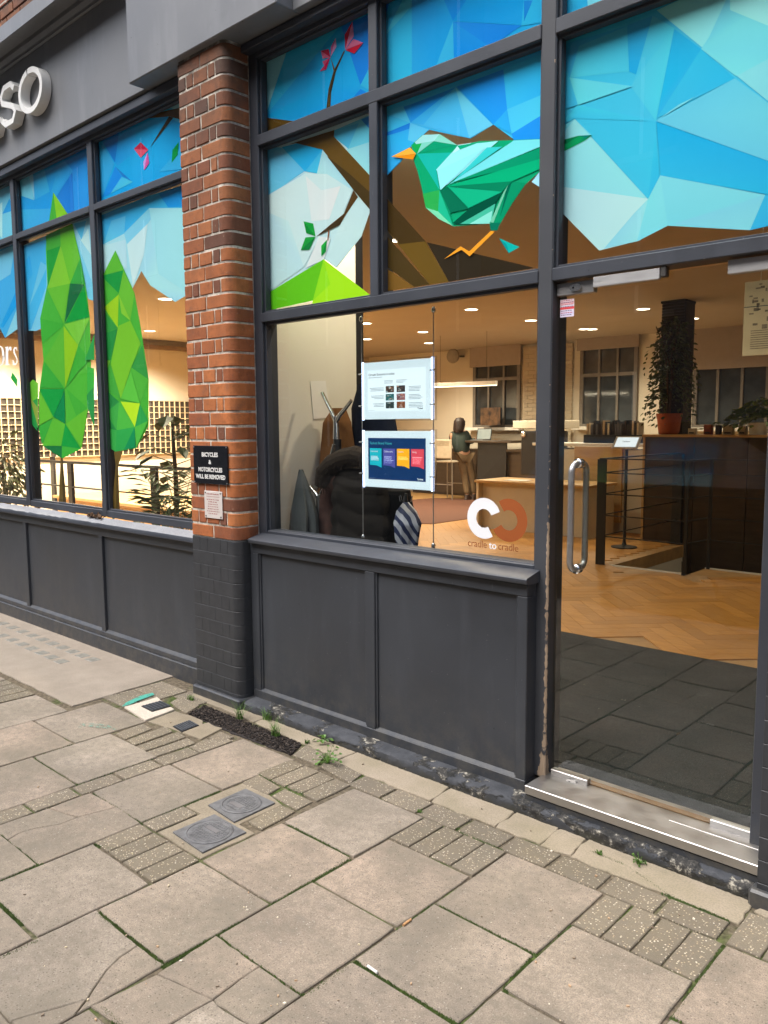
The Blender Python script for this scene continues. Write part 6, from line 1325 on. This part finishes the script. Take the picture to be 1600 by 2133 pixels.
for s_, k_ in ((-1, 'ftl'), (1, 'ftr')): f_ = J[k_]; mb = loft(dense([(f_.x, f_.y, HF+.11, .05, .05), (f_.x+.005, f_.y+.03, HF+.05, .05, .10), (f_.x+.008, f_.y+.05, HF+.002, .05, .14)], 3), n=20); build('boot', mb, mat('boot_leather', (.03, .015, .012), .5), person, smooth=True)
cbn = thing('back_cabinet', (-10.2, 10.8, HF), 'long dark brown cabinet along the back wall behind the stool', 'cabinet'); x0, x1 = on_y(860, 960, 10.75).x, on_y(1150, 960, 10.75).x
for i in range(6): mb = MB(); w = (x1-x0)/6; mb.box(x0+i*w+.004, x0+(i+1)*w-.004, 10.72, 10.75, HF+.05, 1.02); build('door', mb, DARKW, cbn)
mb = MB(); mb.box(x0, x1, 10.751, 10.98, HF, 1.03); build('carcass', mb, DARKW, cbn); mb = MB(); mb.box(x0, x1, 10.70, 10.985, 1.031, 1.06); build('top', mb, DARKW, cbn)
# back shelf and machine by the window
cb = thing('coffee_point', (on_y(1100, 930, 9.2).x, 9.2, HF), 'black coffee machine under a white hood beside the door post', 'machine'); x0, x1 = on_y(1085, 900, 9.2).x, on_y(1120, 900, 9.2).x
mb = MB(); mb.box(x0, x1+.3, 9.2, 9.7, on_y(1100, 990, 9.2).z, on_y(1100, 898, 9.2).z, .02); build('machine_body', mb, BLACKP, cb); mb = MB(); mb.box(x0-.2, x1+.4, 9.25, 9.9, on_y(1100, 893, 9.2).z, on_y(1100, 876, 9.2).z, .01); build('hood', mb, DESKW, cb); mb = MB(); mb.lathe((x0+.06, 9.19, on_y(1100, 905, 9.2).z), [(.05, 0), (.05, .01), (.03, .02)], 18, (0, -1, 0)); build('dial', mb, CHROME, cb)
pc_ = thing('picture_board', (on_y(1022, 870, YBK-.3).x, YBK-.3, 1.5), 'brown picture board standing on the back window sill', 'picture'); q = WORG[pc_.name]; x0, x1 = on_y(1001, 870, YBK-.3).x, on_y(1042, 870, YBK-.3).x; z0, z1 = on_y(1020, 886, YBK-.3).z, on_y(1020, 849, YBK-.3).z
mb = MB(); mb.box(x0, x1, YBK-.3, YBK-.28, z0, z1); build('board', mb, mat('brown_picture', (.09, .045, .02), .6, var=.9, scale=9), pc_)
fn = thing('wall_fan', (on_y(945, 742, YBK-.2).x, YBK-.2, 2.7), 'round grey wall fan near the ceiling', 'fan'); q = on_y(945, 742, YBK-.2)
mb = MB(); mb.lathe(q, [(.13, 0), (.15, .03), (.13, .06), (.03, .07)], 24, (.2, -1, 0)); build('cage', mb, mat('fan_grey', (.30, .27, .23), .5), fn, smooth=True); mb = MB(); mb.tube([q, q+Vector((.14, .18, 0))], .02, 8); build('bracket', mb, BLACKM, fn)
rug = MB(); rp_ = [on_z(u, v, ZF) for u, v in ((800, 1046), (905, 1038), (985, 1040), (1020, 1075), (900, 1092), (780, 1090))]; rug.prism([p+Vector((0, 0, .008)) for p in rp_], (0, 0, -.007)); build('floor_rug', rug, mat('rust_carpet', (.11, .042, .024), .95, var=.2, scale=90), label='rust red carpet patch on the oak floor', cat='rug')
mb = MB(); q = on_y(1158, 1190, 2.2); mb.box(q.x-.03, q.x+.03, 2.15, 2.22, ZF+.007, ZF+.06, .01); build('door_stop', mb, BLACKP, label='small black door stop on the floor behind the post', cat='door stop')
# ------------------------------------------------------------------ left room
lt = thing('lattice_shelf', (XLW+.05, 4.5, 1.0), 'dark gridded display wall with pale square lattice', 'display wall')
mb = MB(); mb.box(XLW+.002, XLW+.03, .9, 8.6, 1.06, 2.02); build('backing', mb, mat('dark_backing', (.035, .028, .022), .7), lt)
LAT = mat('pale_lattice', (.62, .50, .34), .6)
yy = .9
while yy < 8.6: mb = MB(); mb.box(XLW+.031, XLW+.06, yy, yy+.010, 1.06, 2.02); build('upright', mb, LAT, lt); yy += .108
for i in range(10): mb = MB(); mb.box(XLW+.0315, XLW+.058, .9, 8.6, 1.06+i*.1055, 1.06+i*.1055+.009); build('shelf_bar', mb, LAT, lt)
mb = MB(); mb.box(XLW+.001, XLW+.12, .5, 9, 2.93, 3.0); build('shadow_gap_trim', mb, mat('trim_brown', (.22, .15, .09), .7), lt)
for i, (u, v) in enumerate(((388, 1040), (300, 990))): pass
lr = thing('left_railing', (-9.5, 2.45, ZF), 'black balustrade with two mid rails behind the left window', 'railing')
YR = 2.45
for u in (75, 112, 148, 322):
    x_ = on_y(u, 1000, YR + (.9 if u == 112 else 0)).x; mb = MB(); w = .11 if u != 322 else .12; mb.box(x_-w/2, x_+w/2, YR-.02+(.9 if u == 112 else 0), YR+.02+(.9 if u == 112 else 0), ZF, 1.08); build('post', mb, BLACKM, lr)
for z_ in (1.09, .76, .50): mb = MB(); mb.box(on_y(58, 950, YR).x, on_y(420, 980, YR).x, YR-.025, YR+.025, z_-(.02 if z_ > 1 else .008), z_+(.012 if z_ > 1 else .008)); build('rail', mb, BLACKM, lr)
lb = thing('low_platform', (-10, 3.6, ZF), 'pale timber platform step behind the left balustrade', 'platform'); mb = MB(); mb.box(-12.6, -7.4, 3.3, 4.6, ZF+.001, ZF+.34); build('riser_board', mb, OAKP, lb); mb = MB(); mb.box(-12.65, -7.35, 3.25, 4.65, ZF+.341, ZF+.38); build('tread', mb, OAKP, lb)
# plants behind the left window
pm_ = thing('potted_palm', (on_y(375, 1080, 1.1).x, 1.1, ZF), 'arching palm with long fronds beside the brick pier', 'plant'); q = Vector(WORG[pm_.name]); mb = MB(); mb.lathe(q, [(.12, 0), (.16, .3), (.15, .3)], 20); build('pot', mb, mat('dark_pot', (.03, .03, .03), .6), pm_, smooth=True)
mb = MB(); rq_ = random.Random(31)
for k in range(22):
    a = rq_.uniform(0, 6.28); L = rq_.uniform(.5, .95); h = rq_.uniform(.5, 1.05); b0 = q+Vector((rq_.uniform(-.05, .05), rq_.uniform(-.05, .05), .28)); pts = [b0+Vector((math.cos(a)*L*.55*t, math.sin(a)*L*.45*t, h*(1.6*t-.75*t*t))) for t in [i/9 for i in range(10)]]
    mb.tube(pts, [.006*(1-.8*i/9) for i in range(10)], 5)
    for i in range(3, 10):
        for sg_ in (-1, 1):
            d = (pts[i]-pts[i-1]).normalized(); s_ = d.cross(Vector((0, 0, 1))).normalized(); leaf_at(mb, pts[i], d*.8+s_*sg_*.9+Vector((0, 0, -.35)), Vector((0, 0, 1)), rq_.uniform(.16, .28), .03)
build('fronds', mb, PALM, pm_)
pq = thing('leafy_plant', (on_y(8, 1020, 1.5).x, 1.5, ZF), 'bushy small leafed plant at the far left window edge', 'plant'); q = Vector(WORG[pq.name]); mb = MB(); mb.lathe(q, [(.16, 0), (.2, .35), (.19, .35)], 20); build('pot', mb, mat('dark_pot', (.03, .03, .03), .6), pq, smooth=True); mb = MB()
for k in range(700):
    d = Vector((rq_.gauss(0, 1), rq_.gauss(0, 1), rq_.gauss(0, 1))).normalized()*rq_.uniform(.15, .5); p = q+Vector((d.x*.9, d.y*.8, .9+d.z*1.05)); leaf_at(mb, p, Vector((d.x, d.y, d.z-.3)), Vector((rq_.gauss(0, 1), rq_.gauss(0, 1), 1)), rq_.uniform(.06, .1), .035)
build('foliage', mb, m_leaf('olive_leaf', (.09, .10, .03)), pq); mb = MB(); mb.tube([q+Vector((0, 0, .3)), q+Vector((.02, 0, 1.1))], [.02, .01], 8); build('stem', mb, mat('bark', (.07, .05, .03), .9), pq)
mo_ = thing('swiss_cheese_plant', (on_y(362, 960, 1.9).x, 1.9, ZF), 'tall monstera with broad dark leaves behind the palm', 'plant'); q = Vector(WORG[mo_.name]); mb = MB(); mb.tube([q, q+Vector((.03, 0, .9)), q+Vector((-.04, .02, 1.5))], [.03, .025, .012], 8); build('stem', mb, mat('bark', (.07, .05, .03), .9), mo_); mb = MB()
for k in range(26):
    a = rq_.uniform(0, 6.28); p = q+Vector((0, 0, rq_.uniform(.75, 1.5))); e = p+Vector((math.cos(a)*.25, math.sin(a)*.22, .08)); mb.tube([p, e], .005, 5); leaf_at(mb, e, Vector((math.cos(a), math.sin(a), -.5)), Vector((0, 0, 1)), rq_.uniform(.14, .22), rq_.uniform(.10, .15))
build('leaves', mb, m_leaf('monstera_green', (.02, .055, .016)), mo_)
# ------------------------------------------------------------------ across the street (seen only as reflections in the glass)
ob = thing('opposite_building', (-2, -14.3, 0), 'brick terrace across the street reflected in the shop windows', 'building')
mb = MB(); mb.box(-130, 60, -16, -14.3, -.3, 14.2); build('wall', mb, mat('sooty_stock_brick', (.12, .112, .105), .9, var=.3, scale=4), ob)
mb = MB(); mb.box(-130.1, 60.1, -14.5, -14.15, 14.2, 14.6); build('cornice', mb, CONC, ob)
WPN = mat('street_pane', (.05, .055, .06), .08, var=.4, scale=2)
for i in range(16):
    for z0, z1 in ((.9, 2.7), (4.0, 6.2), (7.4, 9.4), (10.6, 12.4)):
        x0 = -34+i*5.0; mb = MB(); mb.box(x0, x0+1.5, -14.298, -14.26, z0, z1); w_ = build('window', mb, WPN, ob); mb = MB(); mb.box(x0-.1, x0+1.6, -14.3, -14.2, z0-.14, z0-.01); build('sill', mb, CONC, w_); mb = MB(); mb.box(x0+.71, x0+.79, -14.259, -14.24, z0, z1); build('glazing_bar', mb, WHITEP, w_)
# parked car at the kerb behind the viewer, its roof and windscreen show in the glass door
car = thing('parked_car', (-4.0, -4.6, -.115), 'dark parked car reflected faintly in the glass door', 'car')
CARP = mat('car_paint', (.02, .022, .026), .2, metal=0, var=.05); CARG = mat('car_glass', (.50, .56, .62), .04, metal=.55, var=.05, spec=1.0)
z0 = -.115
CX = .85
side = [(x_+CX, z_) for x_, z_ in ((-6.25, .38), (-6.30, .75), (-6.15, 1.02), (-5.75, 1.10), (-5.35, 1.52), (-4.9, 1.66), (-3.6, 1.68), (-3.1, 1.62), (-2.15, 1.12), (-1.35, 1.02), (-1.0, .86), (-.95, .40))]
def ysec(z, s_): t = max(0, (z-.95)/.75); return -4.6 + s_*(.90 - .18*t)
vs = []; n = len(side)
for s_ in (-1, 1):
    for x_, z_ in side: vs.append((x_, ysec(z_, s_), z0+z_))
mb = MB(); fs = [(i, (i+1) % n, n+(i+1) % n, n+i) for i in range(n)]; mb.add(vs, fs)
for s_, o_ in ((0, 0), (1, n)):
    for t in tessellate_polygon([[Vector(v) for v in vs[o_:o_+n]]]): mb.f.append(tuple(o_+i for i in t)); mb.c.append(None)
build('body', mb, CARP, car)
mb = MB(); mb.poly([(CX-3.02, ysec(1.58, -1)+.08, z0+1.60), (CX-3.02, ysec(1.58, 1)-.08, z0+1.60), (CX-2.22, ysec(1.14, 1)-.06, z0+1.175), (CX-2.22, ysec(1.14, -1)+.06, z0+1.175)]); build('windscreen', mb, CARG, car)
for s_ in (-1, 1):
    for x0, x1, x2, x3 in ((CX-5.2, CX-4.9, CX-4.3, CX-4.3), (CX-4.22, CX-4.22, CX-3.2, CX-2.5)):
        mb = MB(); mb.poly([(x0, ysec(1.14, s_)+s_*.006, z0+1.14), (x3, ysec(1.14, s_)+s_*.006, z0+1.14), (x2, ysec(1.55, s_)+s_*.006, z0+1.55), (x1, ysec(1.55, s_)+s_*.006, z0+1.55)]); build('side_window', mb, CARG, car)
for x_ in (CX-5.45, CX-1.95):
    for s_ in (-1, 1):
        mb = MB(); mb.lathe((x_, -4.6+s_*.78, z0+.335), [(.20, 0), (.335, .02), (.335, .16), (.20, .18)], 28, (0, s_, 0)); w_ = build('wheel', mb, mat('tyre', (.015, .015, .015), .9), car, smooth=True); mb = MB(); mb.lathe((x_, -4.6+s_*.965, z0+.335), [(.2, 0), (.18, .01), (.05, .005)], 20, (0, s_, 0)); build('rim', mb, STEEL, w_, smooth=True)
for s_ in (-1, 1): mb = MB(); mb.box(CX-.99, CX-.93, -4.6+s_*.62-.12, -4.6+s_*.62+.12, z0+.62, z0+.76, .02); build('headlight', mb, WHITEP, car)
